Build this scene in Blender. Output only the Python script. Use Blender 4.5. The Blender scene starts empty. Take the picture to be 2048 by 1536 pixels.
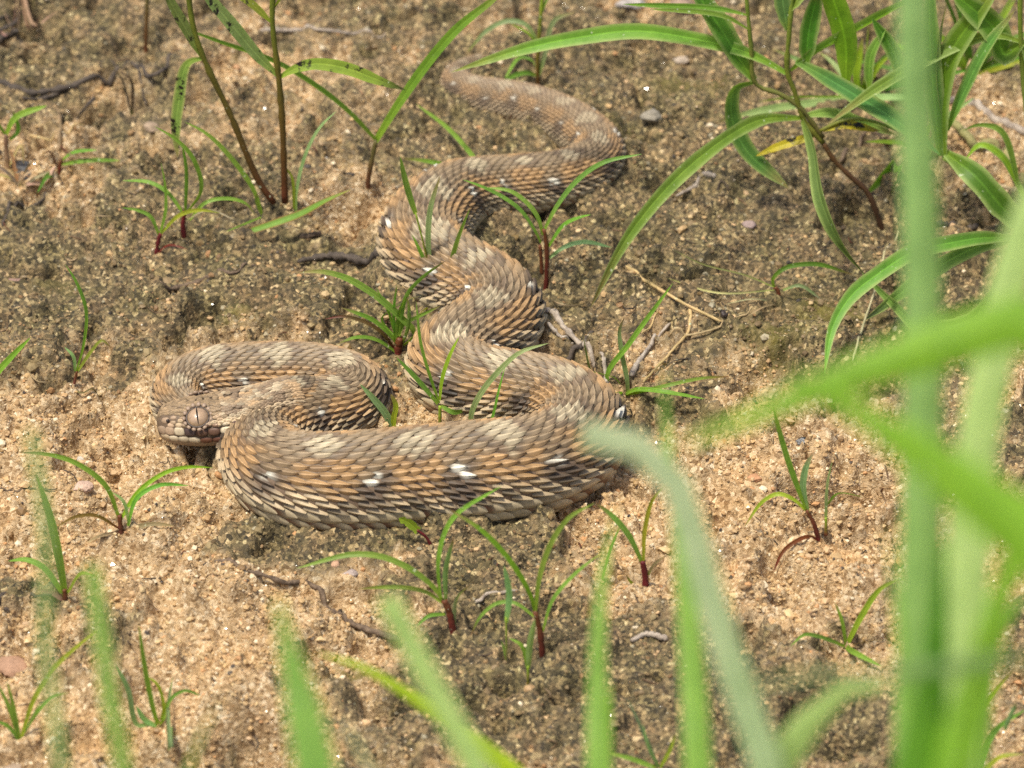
import bpy, math, random
import numpy as np
from mathutils import Vector

# ------------------------------------------------------------------ camera, sky, sun, exposure
scene = bpy.context.scene
PITCH = math.radians(35.0)          # the camera looks 35 degrees down
DIST = 1.20                         # metres to the ground point in the middle of the frame
FPX = 11988.0                       # focal length in pixels of the 2048 px wide photograph
CAM = np.array([0.0, -DIST * math.cos(PITCH), DIST * math.sin(PITCH)])
FWD = np.array([0.0, math.cos(PITCH), -math.sin(PITCH)])
RGT = np.array([1.0, 0.0, 0.0])
UPV = np.array([0.0, math.sin(PITCH), math.cos(PITCH)])

cd = bpy.data.cameras.new('camera')
cam = bpy.data.objects.new('camera', cd)
scene.collection.objects.link(cam)
cam.location = CAM
cam.rotation_euler = (math.radians(90) - PITCH, 0, 0)
cd.sensor_width = 36.0
cd.lens = 36.0 * FPX / 2048.0
cd.clip_start = 0.02
cd.clip_end = 500.0
cd.dof.use_dof = True
cd.dof.focus_distance = 1.180
cd.dof.aperture_fstop = cd.lens / 8.2
scene.camera = cam

SUN_AZ = math.radians(-128.0)       # clockwise from +Y: high, left of the camera
SUN_EL = math.radians(69.0)
world = bpy.data.worlds.new('World')
scene.world = world
world.use_nodes = True
wn = world.node_tree
wn.nodes.clear()
sky = wn.nodes.new('ShaderNodeTexSky')
sky.sky_type = 'NISHITA'
sky.sun_disc = False
sky.sun_elevation = SUN_EL
sky.sun_rotation = SUN_AZ
sky.dust_density = 4.0
sky.air_density = 0.8
sky.ozone_density = 0.6
bg = wn.nodes.new('ShaderNodeBackground')
bg.inputs['Strength'].default_value = 0.115
wo = wn.nodes.new('ShaderNodeOutputWorld')
wn.links.new(sky.outputs[0], bg.inputs['Color'])
wn.links.new(bg.outputs[0], wo.inputs['Surface'])

ld = bpy.data.lights.new('sun', 'SUN')
ld.energy = 3.2
ld.angle = math.radians(7.0)
ld.color = (1.0, 0.94, 0.80)
sun = bpy.data.objects.new('sun', ld)
scene.collection.objects.link(sun)
sdir = Vector((math.cos(SUN_EL) * math.sin(SUN_AZ), math.cos(SUN_EL) * math.cos(SUN_AZ), math.sin(SUN_EL)))
sun.rotation_euler = sdir.to_track_quat('Z', 'Y').to_euler()
sun.location = sdir * 5

scene.view_settings.view_transform = 'Standard'
scene.view_settings.look = 'None'
scene.view_settings.exposure = 0.55
scene.view_settings.gamma = 1.0
scene.render.engine = 'CYCLES'
scene.cycles.use_denoising = False
scene.cycles.max_bounces = 4
scene.cycles.transparent_max_bounces = 8

rng = np.random.default_rng(7)
random.seed(7)
COL = scene.collection

# ------------------------------------------------------------------ where a point of the photograph lies in the place
def ray(px, py):
    d = FWD + RGT * ((px - 1024.0) / FPX) + UPV * ((768.0 - py) / FPX)
    return d

def gp(px, py, z=0.0):
    d = ray(px, py)
    t = (z - CAM[2]) / d[2]
    return CAM + d * t

def depth(p):
    return float(np.dot(np.asarray(p) - CAM, FWD))

def mpp(p):
    return depth(p) / FPX            # metres per photograph pixel at p

def on_plane(px, py, base, az):
    """point on the upright plane through base, turned az degrees from facing the camera"""
    a = math.radians(az)
    n = np.array([math.sin(a), -math.cos(a), 0.0])
    d = ray(px, py)
    t = np.dot(np.asarray(base) - CAM, n) / np.dot(d, n)
    return CAM + d * t

# ------------------------------------------------------------------ noise
def hash2(ix, iy, seed):
    h = (ix.astype(np.int64) * 374761393 + iy.astype(np.int64) * 668265263 + seed * 1442695041) & 0xFFFFFFFF
    h = ((h ^ (h >> 13)) * 1274126177) & 0xFFFFFFFF
    h = (h ^ (h >> 16)) & 0xFFFF
    return h / 65535.0

def vnoise(x, y, seed=0):
    ix = np.floor(x); iy = np.floor(y)
    fx = x - ix; fy = y - iy
    fx = fx * fx * fx * (fx * (fx * 6 - 15) + 10); fy = fy * fy * fy * (fy * (fy * 6 - 15) + 10)
    ix = ix.astype(np.int64); iy = iy.astype(np.int64)
    a = hash2(ix, iy, seed); b = hash2(ix + 1, iy, seed)
    c = hash2(ix, iy + 1, seed); d = hash2(ix + 1, iy + 1, seed)
    return (a * (1 - fx) + b * fx) * (1 - fy) + (c * (1 - fx) + d * fx) * fy

def fbm(x, y, freq, octaves, seed=0, gain=0.5):
    s = np.zeros_like(x); amp = 1.0; tot = 0.0
    for o in range(octaves):
        # turn every octave so that the lattice does not show
        ca, sa = math.cos(0.7 * o + 0.3), math.sin(0.7 * o + 0.3)
        s += amp * vnoise((x * ca - y * sa) * freq + 17.3 * o, (x * sa + y * ca) * freq - 9.1 * o, seed + o)
        tot += amp; amp *= gain; freq *= 2.03
    return s / tot

def sstep(a, b, x):
    t = np.clip((x - a) / (b - a), 0, 1)
    return t * t * (3 - 2 * t)

# ------------------------------------------------------------------ the ground as functions of x, y
# (px, py, half width px, half height px, amount): + dark algal crust and a shadow painted under the head, - loose pale sand
CRUST_SHADOW = [
    (380, 590, 520, 120, 0.55), (120, 560, 200, 90, 0.25), (650, 600, 160, 90, 0.25), (560, 250, 400, 160, 0.15),
    (1350, 350, 320, 300, 0.5), (1000, 560, 250, 90, 0.3), (1500, 480, 200, 160, 0.3), (1600, 650, 130, 110, 0.55),
    (1380, 850, 110, 70, 0.5), (1700, 560, 160, 120, 0.35), (1900, 600, 160, 120, 0.4),
    (700, 1075, 300, 45, 0.75), (1020, 1110, 200, 45, 0.6), (860, 1160, 90, 26, 0.5), (560, 1110, 130, 40, 0.5),
    (900, 1300, 130, 60, 0.2), (1250, 1330, 230, 120, 0.75), (1030, 1250, 140, 70, 0.55), (1000, 1420, 260, 90, 0.4), (1650, 1250, 100, 45, 0.5),
    (1760, 1220, 110, 70, 0.55), (1560, 1420, 240, 90, 0.5), (430, 920, 60, 30, 0.6), (270, 1270, 80, 40, 0.6),  # the small blob below the head is its shadow, painted into the soil
    (150, 1340, 90, 60, 0.45), (60, 1180, 90, 40, 0.35), (460, 1090, 60, 40, 0.35), (60, 920, 90, 60, 0.25),
    (900, 250, 160, 60, 0.25), (1930, 870, 120, 120, 0.4), (200, 60, 330, 60, 0.2), (1150, 180, 180, 80, 0.3),
    (150, 860, 260, 90, -0.75), (330, 1010, 260, 110, -0.75), (200, 1120, 260, 60, -0.5), (380, 1250, 130, 90, -0.75),
    (620, 1230, 150, 100, -0.75), (820, 1110, 60, 22, -0.7), (1480, 1060, 330, 160, -1.0), (1320, 930, 110, 60, -0.7),
    (1530, 870, 170, 60, -0.6), (1600, 1180, 110, 60, -0.7), (100, 1450, 200, 100, -0.45), (1260, 1100, 120, 70, -0.8),
    (90, 330, 150, 90, -0.45), (330, 80, 160, 60, -0.35), (1250, 40, 220, 60, -0.3), (1950, 200, 150, 110, -0.4),
    (1520, 740, 60, 40, -0.5), (620, 440, 130, 40, -0.3), (470, 1400, 140, 60, -0.5), (1900, 1450, 200, 100, -0.3),
    (30, 640, 90, 40, -0.25), (780, 470, 90, 40, -0.2), (1090, 540, 70, 40, -0.3),
]
# (px, py, half width px, half height px, height in mm): mounds, ledges and holes
RELIEF = [
    (1600, 890, 150, 50, 2.6), (1720, 940, 60, 30, 1.6), (1670, 968, 85, 20, -17.0), (1590, 975, 40, 9, -3.5), (1700, 1030, 45, 10, -2.6),
    (1252, 818, 26, 16, -12.0), (1290, 970, 16, 8, -3.5), (1530, 760, 70, 40, 2.0), (1650, 1085, 38, 16, 2.2), (1640, 700, 150, 45, 1.6),
    (515, 1494, 95, 26, -20.0), (520, 1405, 130, 22, 3.0), (-15, 1440, 45, 16, -9.0), (120, 1450, 60, 26, 2.0),
    (555, 440, 48, 36, 4.5), (735, 448, 48, 16, -6.0), (770, 1405, 45, 14, -11.0), (1000, 1375, 34, 12, -8.0),
    (1050, 442, 62, 14, -7.0), (985, 410, 30, 16, 1.5), (1770, 1270, 26, 14, -9.0), (150, 800, 40, 16, -1.8), (1090, 560, 50, 24, 2.4),
    (20, 72, 90, 26, -10.0), (80, 300, 110, 40, 3.0), (230, 212, 150, 16, -6.0), (190, 165, 200, 18, 2.0),
    (1905, 457, 75, 18, -7.0), (1430, 60, 200, 40, 2.5), (1940, 180, 140, 80, 4.0), (1780, 420, 60, 30, 1.5),
    (245, 1085, 60, 24, 1.8), (140, 1210, 60, 20, -2.0), (900, 1240, 60, 22, 1.5), (1080, 1300, 60, 22, 1.4), (1290, 1185, 60, 18, 1.2),
    (1300, 1200, 200, 20, -1.5), (1700, 1495, 80, 20, -12.0), (620, 520, 150, 18, -1.6), (540, 600, 220, 30, 1.2),
]

def blobs(x, y, table, unit):
    out = np.zeros_like(x)
    for (px, py, rx, ry, a) in table:
        c = gp(px, py)
        sx = rx * 1e-4; sy = ry * 1e-4 / math.sin(PITCH)
        q = ((x - c[0]) / sx) ** 2 + ((y - c[1]) / sy) ** 2
        near = q < 12
        out[near] += a * unit * np.exp(-q[near] * 0.9)
    return out

def window(x, y):
    return sstep(0.30, 0.17, np.abs(x)) * sstep(-0.34, -0.21, y) * sstep(0.42, 0.25, y)

def crust_shadow_mask(x, y):
    n = fbm(x, y, 45, 4, 11, 0.6)
    m = 0.46 + 1.25 * blobs(x, y, CRUST_SHADOW, 1.0) + 0.26 * sstep(0.0, 0.06, y) + (n - 0.5) * 1.7 + (fbm(x, y, 260, 3, 13, 0.6) - 0.5) * 1.1
    return np.clip(m, -0.3, 1.3)

def ground_z(x, y, fine=True):
    x = np.atleast_1d(np.asarray(x, float)); y = np.atleast_1d(np.asarray(y, float))
    wdw = window(x, y)
    wob = (fbm(x, y, 120, 2, 5) - 0.5) * 0.006
    z = (fbm(x, y, 14, 3, 3) - 0.5) * 0.005
    z += blobs(x + wob, y + wob * 1.3, RELIEF, 0.001)
    if fine:
        m = sstep(0.35, 0.6, crust_shadow_mask(x, y))
        z += wdw * sstep(0.48, 0.58, crust_shadow_mask(x, y)) * 0.0014                                              # the crust stands a little proud of the sand
        z += wdw * (fbm(x, y, 62, 2, 25) - 0.5) * 0.0036
        z += wdw * (fbm(x, y, 170, 3, 21, 0.6) - 0.5) * (0.0054 - 0.0028 * m)
        z -= wdw * 0.0042 * sstep(0.61, 0.69, fbm(x, y, 105, 3, 63, 0.55))          # small pits
        z += wdw * 0.0026 * sstep(0.60, 0.66, fbm(x, y, 140, 2, 71))                # crumbs and clods
        bil = np.abs(fbm(x, y, 330, 2, 31) - 0.5) * 2
        z += wdw * (bil - 0.3) * (0.0020 - 0.0008 * m)
        z += wdw * (vnoise(x * 620, y * 620, 43) - 0.5) * 0.0009
        z += wdw * (vnoise(x * 1150, y * 1150, 41) - 0.5) * 0.0007
        if PATH is not None:                                               # soil pushed up along the resting body
            z += berm(x, y)
    return z

PATH = None
def berm(x, y):
    out = np.zeros_like(x)
    near = np.where((x > -0.085) & (x < 0.04) & (y > -0.06) & (y < 0.13))[0]
    Q = PATH[140:-60:4]
    for k in range(0, len(near), 20000):
        i = near[k:k + 20000]
        d2 = (x[i, None] - Q[None, :, 0]) ** 2 + (y[i, None] - Q[None, :, 1]) ** 2
        j = np.argmin(d2, 1)
        d = np.sqrt(d2[np.arange(len(i)), j]) - Q[j, 3]
        out[i] = 0.0019 * np.exp(-((d - 0.0006) / 0.0022) ** 2) * (0.35 + 1.3 * vnoise(x[i] * 190, y[i] * 190, 5))
    return out

GRID = None
def soil(x, y):
    """height of the built ground mesh"""
    xs, ys, Z = GRID
    x = np.atleast_1d(np.asarray(x, float)); y = np.atleast_1d(np.asarray(y, float))
    i = np.clip(np.searchsorted(xs, x) - 1, 0, len(xs) - 2); j = np.clip(np.searchsorted(ys, y) - 1, 0, len(ys) - 2)
    fx = np.clip((x - xs[i]) / (xs[i + 1] - xs[i]), 0, 1); fy = np.clip((y - ys[j]) / (ys[j + 1] - ys[j]), 0, 1)
    return (Z[j, i] * (1 - fx) + Z[j, i + 1] * fx) * (1 - fy) + (Z[j + 1, i] * (1 - fx) + Z[j + 1, i + 1] * fx) * fy

def gz(p, fine=False):
    if GRID is not None:
        return float(soil(p[0], p[1])[0])
    return float(ground_z(p[0], p[1], fine)[0])

# ------------------------------------------------------------------ materials
def new_mat(name):
    m = bpy.data.materials.new(name)
    m.use_nodes = True
    nt = m.node_tree
    b = nt.nodes['Principled BSDF']
    return m, nt, b

def attr(nt, name='col'):
    a = nt.nodes.new('ShaderNodeAttribute')
    a.attribute_name = name
    return a

def noise(nt, scale, detail=3.0, rough=0.6, co=None):
    n = nt.nodes.new('ShaderNodeTexNoise')
    n.inputs['Scale'].default_value = scale
    n.inputs['Detail'].default_value = detail
    n.inputs['Roughness'].default_value = rough
    if co is not None:
        nt.links.new(co, n.inputs['Vector'])
    return n

def ramp(nt, fac, stops):
    r = nt.nodes.new('ShaderNodeValToRGB')
    e = r.color_ramp.elements
    while len(e) > 1:
        e.remove(e[-1])
    e[0].position = stops[0][0]; e[0].color = (*stops[0][1], 1)
    for p, c in stops[1:]:
        k = e.new(p); k.color = (*c, 1)
    nt.links.new(fac, r.inputs['Fac'])
    return r

def mix(nt, fac, a, b, mode='MIX'):
    m = nt.nodes.new('ShaderNodeMix')
    m.data_type = 'RGBA'; m.blend_type = mode
    for sock, v in ((m.inputs[0], fac), (m.inputs[6], a), (m.inputs[7], b)):
        if isinstance(v, (int, float)):
            sock.default_value = v
        elif isinstance(v, tuple):
            sock.default_value = (*v, 1)
        else:
            nt.links.new(v, sock)
    return m.outputs[2]

def bump(nt, height, strength, dist):
    b = nt.nodes.new('ShaderNodeBump')
    b.inputs['Strength'].default_value = strength
    b.inputs['Distance'].default_value = dist
    nt.links.new(height, b.inputs['Height'])
    return b

def geo_pos(nt):
    g = nt.nodes.new('ShaderNodeNewGeometry')
    return g.outputs['Position']

def mat_ground():
    m, nt, b = new_mat('sandy_soil')
    pos = geo_pos(nt)
    a = attr(nt, 'col')
    sep = nt.nodes.new('ShaderNodeSeparateColor')
    nt.links.new(a.outputs['Color'], sep.inputs[0])
    # grains
    vor = nt.nodes.new('ShaderNodeTexVoronoi')
    vor.inputs['Scale'].default_value = 1350
    nt.links.new(pos, vor.inputs['Vector'])
    vs = nt.nodes.new('ShaderNodeSeparateColor')
    nt.links.new(vor.outputs['Color'], vs.inputs[0])
    sand = ramp(nt, vs.outputs[0], [(0.0, (0.20, 0.115, 0.045)), (0.25, (0.355, 0.24, 0.12)), (0.65, (0.475, 0.338, 0.188)), (0.9, (0.57, 0.435, 0.265)), (1.0, (0.70, 0.58, 0.40))])
    crust = ramp(nt, vs.outputs[1], [(0.0, (0.032, 0.025, 0.014)), (0.3, (0.082, 0.063, 0.034)), (0.6, (0.138, 0.106, 0.058)), (0.85, (0.24, 0.180, 0.10)), (0.96, (0.36, 0.275, 0.155)), (1.0, (0.55, 0.45, 0.29))])
    big = noise(nt, 60, 4, 0.6, pos)
    tint = ramp(nt, big.outputs['Fac'], [(0.3, (0.72, 0.66, 0.60)), (0.5, (1, 1, 1)), (0.68, (1.12, 1.0, 0.86))])
    sandc = mix(nt, 1.0, sand.outputs[0], tint.outputs[0], 'MULTIPLY')
    grn = noise(nt, 140, 3, 0.6, pos)
    gr = ramp(nt, grn.outputs['Fac'], [(0.3, (1.3, 1.1, 0.92)), (0.5, (0.98, 0.96, 0.76)), (0.68, (0.76, 0.80, 0.52))])
    crustc = mix(nt, 0.8, crust.outputs[0], gr.outputs[0], 'MULTIPLY')
    far = noise(nt, 42, 7, 0.62, pos)                     # crust beyond the finely built patch
    farm = ramp(nt, far.outputs['Fac'], [(0.46, (0, 0, 0)), (0.56, (1, 1, 1))])
    msk = nt.nodes.new('ShaderNodeMix'); msk.data_type = 'FLOAT'
    nt.links.new(sep.outputs[2], msk.inputs[0]); nt.links.new(sep.outputs[0], msk.inputs[2]); nt.links.new(farm.outputs[0], msk.inputs[3])
    c1 = mix(nt, msk.outputs[0], sandc, crustc)
    mossc = ramp(nt, grn.outputs['Fac'], [(0.3, (0.05, 0.045, 0.008)), (0.7, (0.17, 0.14, 0.02))])
    c2 = mix(nt, sep.outputs[1], c1, mossc.outputs[0])
    nt.links.new(c2, b.inputs['Base Color'])
    rg = ramp(nt, vs.outputs[2], [(0.0, (0.35, 0.35, 0.35)), (0.15, (0.75, 0.75, 0.75)), (1.0, (0.95, 0.95, 0.95))])
    nt.links.new(rg.outputs[0], b.inputs['Roughness'])
    fine = noise(nt, 1500, 3, 0.7, pos)
    bm = bump(nt, fine.outputs['Fac'], 0.9, 0.0008)
    clod = noise(nt, 190, 5, 0.65, pos)
    hm = nt.nodes.new('ShaderNodeMath'); hm.operation = 'MULTIPLY'
    nt.links.new(clod.outputs['Fac'], hm.inputs[0]); nt.links.new(sep.outputs[2], hm.inputs[1])
    b2 = bump(nt, hm.outputs[0], 1.0, 0.008)
    nt.links.new(bm.outputs[0], b2.inputs['Normal'])
    nt.links.new(b2.outputs[0], b.inputs['Normal'])
    return m

def mat_grain():
    m, nt, b = new_mat('sand_grain')
    a = attr(nt, 'col')
    nt.links.new(a.outputs['Color'], b.inputs['Base Color'])
    r = nt.nodes.new('ShaderNodeMapRange')
    r.inputs['To Min'].default_value = 0.12; r.inputs['To Max'].default_value = 0.85
    nt.links.new(a.outputs['Alpha'], r.inputs['Value'])
    nt.links.new(r.outputs[0], b.inputs['Roughness'])
    b.inputs['Specular IOR Level'].default_value = 0.6
    return m

def mat_scale():
    m, nt, b = new_mat('keeled_scales')
    pos = geo_pos(nt)
    a = attr(nt, 'col')
    n = noise(nt, 900, 4, 0.65, pos)
    t = ramp(nt, n.outputs['Fac'], [(0.25, (0.78, 0.76, 0.74)), (0.55, (1.0, 1.0, 1.0)), (0.75, (1.12, 1.1, 1.08))])
    c = mix(nt, 1.0, a.outputs['Color'], t.outputs[0], 'MULTIPLY')
    nt.links.new(c, b.inputs['Base Color'])
    b.inputs['Roughness'].default_value = 0.52
    b.inputs['Specular IOR Level'].default_value = 0.35
    f = noise(nt, 4200, 2, 0.6, pos)
    bm = bump(nt, f.outputs['Fac'], 0.25, 0.0001)
    nt.links.new(bm.outputs[0], b.inputs['Normal'])
    return m

def mat_plant(name, trans=0.38, rough=0.42, blotch=0.0):
    m, nt, b = new_mat(name)
    pos = geo_pos(nt)
    a = attr(nt, 'col')
    n = noise(nt, 260, 4, 0.65, pos)
    t = ramp(nt, n.outputs['Fac'], [(0.25, (0.72, 0.76, 0.7)), (0.5, (1, 1, 1)), (0.75, (1.22, 1.14, 1.2))])
    c = mix(nt, 1.0, a.outputs['Color'], t.outputs[0], 'MULTIPLY')
    sp = noise(nt, 900, 2, 0.5, pos)
    spr = ramp(nt, sp.outputs['Fac'], [(0.70, (0, 0, 0)), (0.76, (1, 1, 1))])
    c = mix(nt, spr.outputs[0], c, (0.55, 0.62, 0.42))
    if blotch > 0:
        bl = noise(nt, 330, 5, 0.75, pos)
        br = ramp(nt, bl.outputs['Fac'], [(blotch, (0, 0, 0)), (blotch + 0.05, (1, 1, 1))])
        c = mix(nt, br.outputs[0], c, (0.018, 0.014, 0.012))
    nt.links.new(c, b.inputs['Base Color'])
    b.inputs['Roughness'].default_value = rough
    b.inputs['Specular IOR Level'].default_value = 0.32
    bm = bump(nt, n.outputs['Fac'], 0.4, 0.0005)
    nt.links.new(bm.outputs[0], b.inputs['Normal'])
    tr = nt.nodes.new('ShaderNodeBsdfTranslucent')
    tc = mix(nt, 1.0, c, (1.75, 1.7, 0.7), 'MULTIPLY')
    nt.links.new(tc, tr.inputs['Color'])
    mx = nt.nodes.new('ShaderNodeMixShader')
    mx.inputs[0].default_value = trans
    nt.links.new(b.outputs[0], mx.inputs[1]); nt.links.new(tr.outputs[0], mx.inputs[2])
    nt.links.new(mx.outputs[0], nt.nodes['Material Output'].inputs['Surface'])
    return m

def mat_bark(name, dark=(0.05, 0.03, 0.018), light=(0.2, 0.14, 0.09), scale=700, rough=0.85):
    m, nt, b = new_mat(name)
    pos = geo_pos(nt)
    n = noise(nt, scale, 5, 0.7, pos)
    t = ramp(nt, n.outputs['Fac'], [(0.3, dark), (0.7, light)])
    nt.links.new(t.outputs[0], b.inputs['Base Color'])
    b.inputs['Roughness'].default_value = rough
    bm = bump(nt, n.outputs['Fac'], 0.8, 0.0005)
    nt.links.new(bm.outputs[0], b.inputs['Normal'])
    return m

def mat_plain(name, color, rough=0.5, spec=0.5, coat=0.0):
    m, nt, b = new_mat(name)
    n = noise(nt, 800, 3, 0.6, geo_pos(nt))
    t = ramp(nt, n.outputs['Fac'], [(0.3, tuple(0.85 * k for k in color)), (0.7, tuple(min(1, 1.12 * k) for k in color))])
    nt.links.new(t.outputs[0], b.inputs['Base Color'])
    b.inputs['Roughness'].default_value = rough
    b.inputs['Specular IOR Level'].default_value = spec
    b.inputs['Coat Weight'].default_value = coat
    b.inputs['Coat Roughness'].default_value = 0.05
    return m

M_GROUND = mat_ground()
M_GRAIN = mat_grain()
M_SCALE = mat_scale()
M_BLADE = mat_plant('grass_blade', 0.36, 0.5)
M_LEAF = mat_plant('herb_leaf', 0.34, 0.52)
M_SPOT = mat_plant('spotted_leaf', 0.3, 0.45, 0.565)
M_STEM = mat_plant('plant_stem', 0.05, 0.5, 0.66)
M_DRY = mat_plant('dry_straw', 0.12, 0.7, 0.7)
M_BARK = mat_bark('dead_twig')
M_GREYWOOD = mat_bark('weathered_grey_stalk', (0.16, 0.12, 0.09), (0.5, 0.43, 0.35), 600)
M_ROOT = mat_bark('dark_root', (0.02, 0.015, 0.012), (0.11, 0.085, 0.065), 500)

# ------------------------------------------------------------------ mesh helpers
def mesh_obj(name, verts, faces, mat, parent=None, col=None, smooth=True, loc=None):
    """faces: (n, k) int array or list; verts in world space, stored relative to parent (or loc)"""
    verts = np.asarray(verts, float)
    off = np.zeros(3)
    if parent is not None:
        off = np.array(parent['_o'])
    elif loc is not None:
        off = np.asarray(loc, float)
    me = bpy.data.meshes.new(name)
    v = (verts - off).astype(np.float32)
    if isinstance(faces, np.ndarray):
        n, k = faces.shape
        me.vertices.add(len(v)); me.vertices.foreach_set('co', v.ravel())
        me.loops.add(n * k); me.loops.foreach_set('vertex_index', faces.astype(np.int32).ravel())
        me.polygons.add(n); me.polygons.foreach_set('loop_start', np.arange(0, n * k, k, dtype=np.int32))
        me.polygons.foreach_set('use_smooth', np.full(n, smooth))
        me.update(calc_edges=True)
    else:
        me.from_pydata([tuple(q) for q in v], [], faces)
        me.polygons.foreach_set('use_smooth', np.full(len(me.polygons), smooth))
    if col is not None:
        c = np.ones((len(v), 4), np.float32)
        col = np.asarray(col, np.float32)
        c[:, :col.shape[1]] = col
        at = me.color_attributes.new('col', 'FLOAT_COLOR', 'POINT')
        at.data.foreach_set('color', c.ravel())
    me.materials.append(mat)
    o = bpy.data.objects.new(name, me)
    COL.objects.link(o)
    if parent is not None:
        o.parent = parent
        o['_o'] = tuple(off)
    elif loc is not None:
        o.location = off
        o['_o'] = tuple(off)
    else:
        o['_o'] = (0.0, 0.0, 0.0)
    return o

def thing(name, label, cat, loc, group=None):
    o = bpy.data.objects.new(name, None)
    o.empty_display_size = 0.01
    COL.objects.link(o)
    o.location = loc
    o['_o'] = tuple(float(k) for k in loc)
    tag(o, label, cat, group)
    return o

def tag(o, label, cat, group=None, kind=None):
    o['label'] = label
    if cat:
        o['category'] = cat
    if group:
        o['group'] = group
    if kind:
        o['kind'] = kind

def grid_faces(nr, nc, wrap=False):
    """quads of an nr x nc vertex grid; wrap closes the columns"""
    r = np.arange(nr - 1)[:, None]; cmax = nc if wrap else nc - 1
    c = np.arange(cmax)[None, :]
    c2 = (c + 1) % nc
    a = r * nc + c; b = r * nc + c2; d = (r + 1) * nc + c; e = (r + 1) * nc + c2
    return np.stack([a, b, e, d], -1).reshape(-1, 4)

def catmull(P, n):
    """n points along a centripetal Catmull-Rom curve through P, evenly spaced by length"""
    P = np.asarray(P, float)
    if len(P) == 2:
        t = np.linspace(0, 1, n)[:, None]
        return P[0] * (1 - t) + P[1] * t
    Q = np.vstack([2 * P[0] - P[1], P, 2 * P[-1] - P[-2]])
    out = []
    for i in range(1, len(Q) - 2):
        p0, p1, p2, p3 = Q[i - 1], Q[i], Q[i + 1], Q[i + 2]
        dim = min(3, P.shape[1])
        t0 = 0.0
        t1 = t0 + max(1e-9, np.linalg.norm((p1 - p0)[:dim])) ** 0.5
        t2 = t1 + max(1e-9, np.linalg.norm((p2 - p1)[:dim])) ** 0.5
        t3 = t2 + max(1e-9, np.linalg.norm((p3 - p2)[:dim])) ** 0.5
        t = np.linspace(t1, t2, 24, endpoint=False)[:, None]
        A1 = (t1 - t) / (t1 - t0) * p0 + (t - t0) / (t1 - t0) * p1
        A2 = (t2 - t) / (t2 - t1) * p1 + (t - t1) / (t2 - t1) * p2
        A3 = (t3 - t) / (t3 - t2) * p2 + (t - t2) / (t3 - t2) * p3
        B1 = (t2 - t) / (t2 - t0) * A1 + (t - t0) / (t2 - t0) * A2
        B2 = (t3 - t) / (t3 - t1) * A2 + (t - t1) / (t3 - t1) * A3
        out.append((t2 - t) / (t2 - t1) * B1 + (t - t1) / (t2 - t1) * B2)
    out = np.vstack(out + [P[-1:]])
    L = np.concatenate([[0], np.cumsum(np.linalg.norm(np.diff(out[:, :3], axis=0), axis=1))])
    s = np.linspace(0, L[-1], n)
    return np.stack([np.interp(s, L, out[:, k]) for k in range(P.shape[1])], 1)

def unit(v):
    return v / np.maximum(np.linalg.norm(v, axis=-1, keepdims=True), 1e-12)

def tangents(C):
    return unit(np.gradient(C, axis=0))

def tube(C, R, sides=8):
    """tapered round tube with closed ends"""
    C = np.asarray(C, float); R = np.asarray(R, float)
    T = tangents(C)
    ref = np.array([0.31, -0.83, 0.46])
    A = unit(np.cross(T, ref)); B = np.cross(T, A)
    th = np.linspace(0, 2 * math.pi, sides, endpoint=False)
    V = C[:, None, :] + R[:, None, None] * (np.cos(th)[None, :, None] * A[:, None, :] + np.sin(th)[None, :, None] * B[:, None, :])
    n = len(C)
    F = [tuple(int(k) for k in f) for f in grid_faces(n, sides, True)]
    F.append(tuple(range(sides - 1, -1, -1)))
    F.append(tuple(range((n - 1) * sides, n * sides)))
    return V.reshape(-1, 3), F

ICO_V, ICO_F = None, None
def ico():
    global ICO_V, ICO_F
    if ICO_V is None:
        p = (1 + 5 ** 0.5) / 2
        v = np.array([(-1, p, 0), (1, p, 0), (-1, -p, 0), (1, -p, 0), (0, -1, p), (0, 1, p), (0, -1, -p), (0, 1, -p), (p, 0, -1), (p, 0, 1), (-p, 0, -1), (-p, 0, 1)], float)
        ICO_V = unit(v)
        ICO_F = np.array([(0, 11, 5), (0, 5, 1), (0, 1, 7), (0, 7, 10), (0, 10, 11), (1, 5, 9), (5, 11, 4), (11, 10, 2), (10, 7, 6), (7, 1, 8),
                          (3, 9, 4), (3, 4, 2), (3, 2, 6), (3, 6, 8), (3, 8, 9), (4, 9, 5), (2, 4, 11), (6, 2, 10), (8, 6, 7), (9, 8, 1)])
    return ICO_V, ICO_F

def ico_sub(n):
    v, f = ico()
    v = [tuple(q) for q in v]; f = [tuple(q) for q in f]
    for _ in range(n):
        mid = {}; nf = []
        def m(a, b):
            k = (min(a, b), max(a, b))
            if k not in mid:
                q = (np.array(v[a]) + np.array(v[b])) / 2
                v.append(tuple(q / np.linalg.norm(q))); mid[k] = len(v) - 1
            return mid[k]
        for a, b, c in f:
            x, y, z = m(a, b), m(b, c), m(c, a)
            nf += [(a, x, z), (b, y, x), (c, z, y), (x, y, z)]
        f = nf
    return np.array(v), np.array(f)

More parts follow.
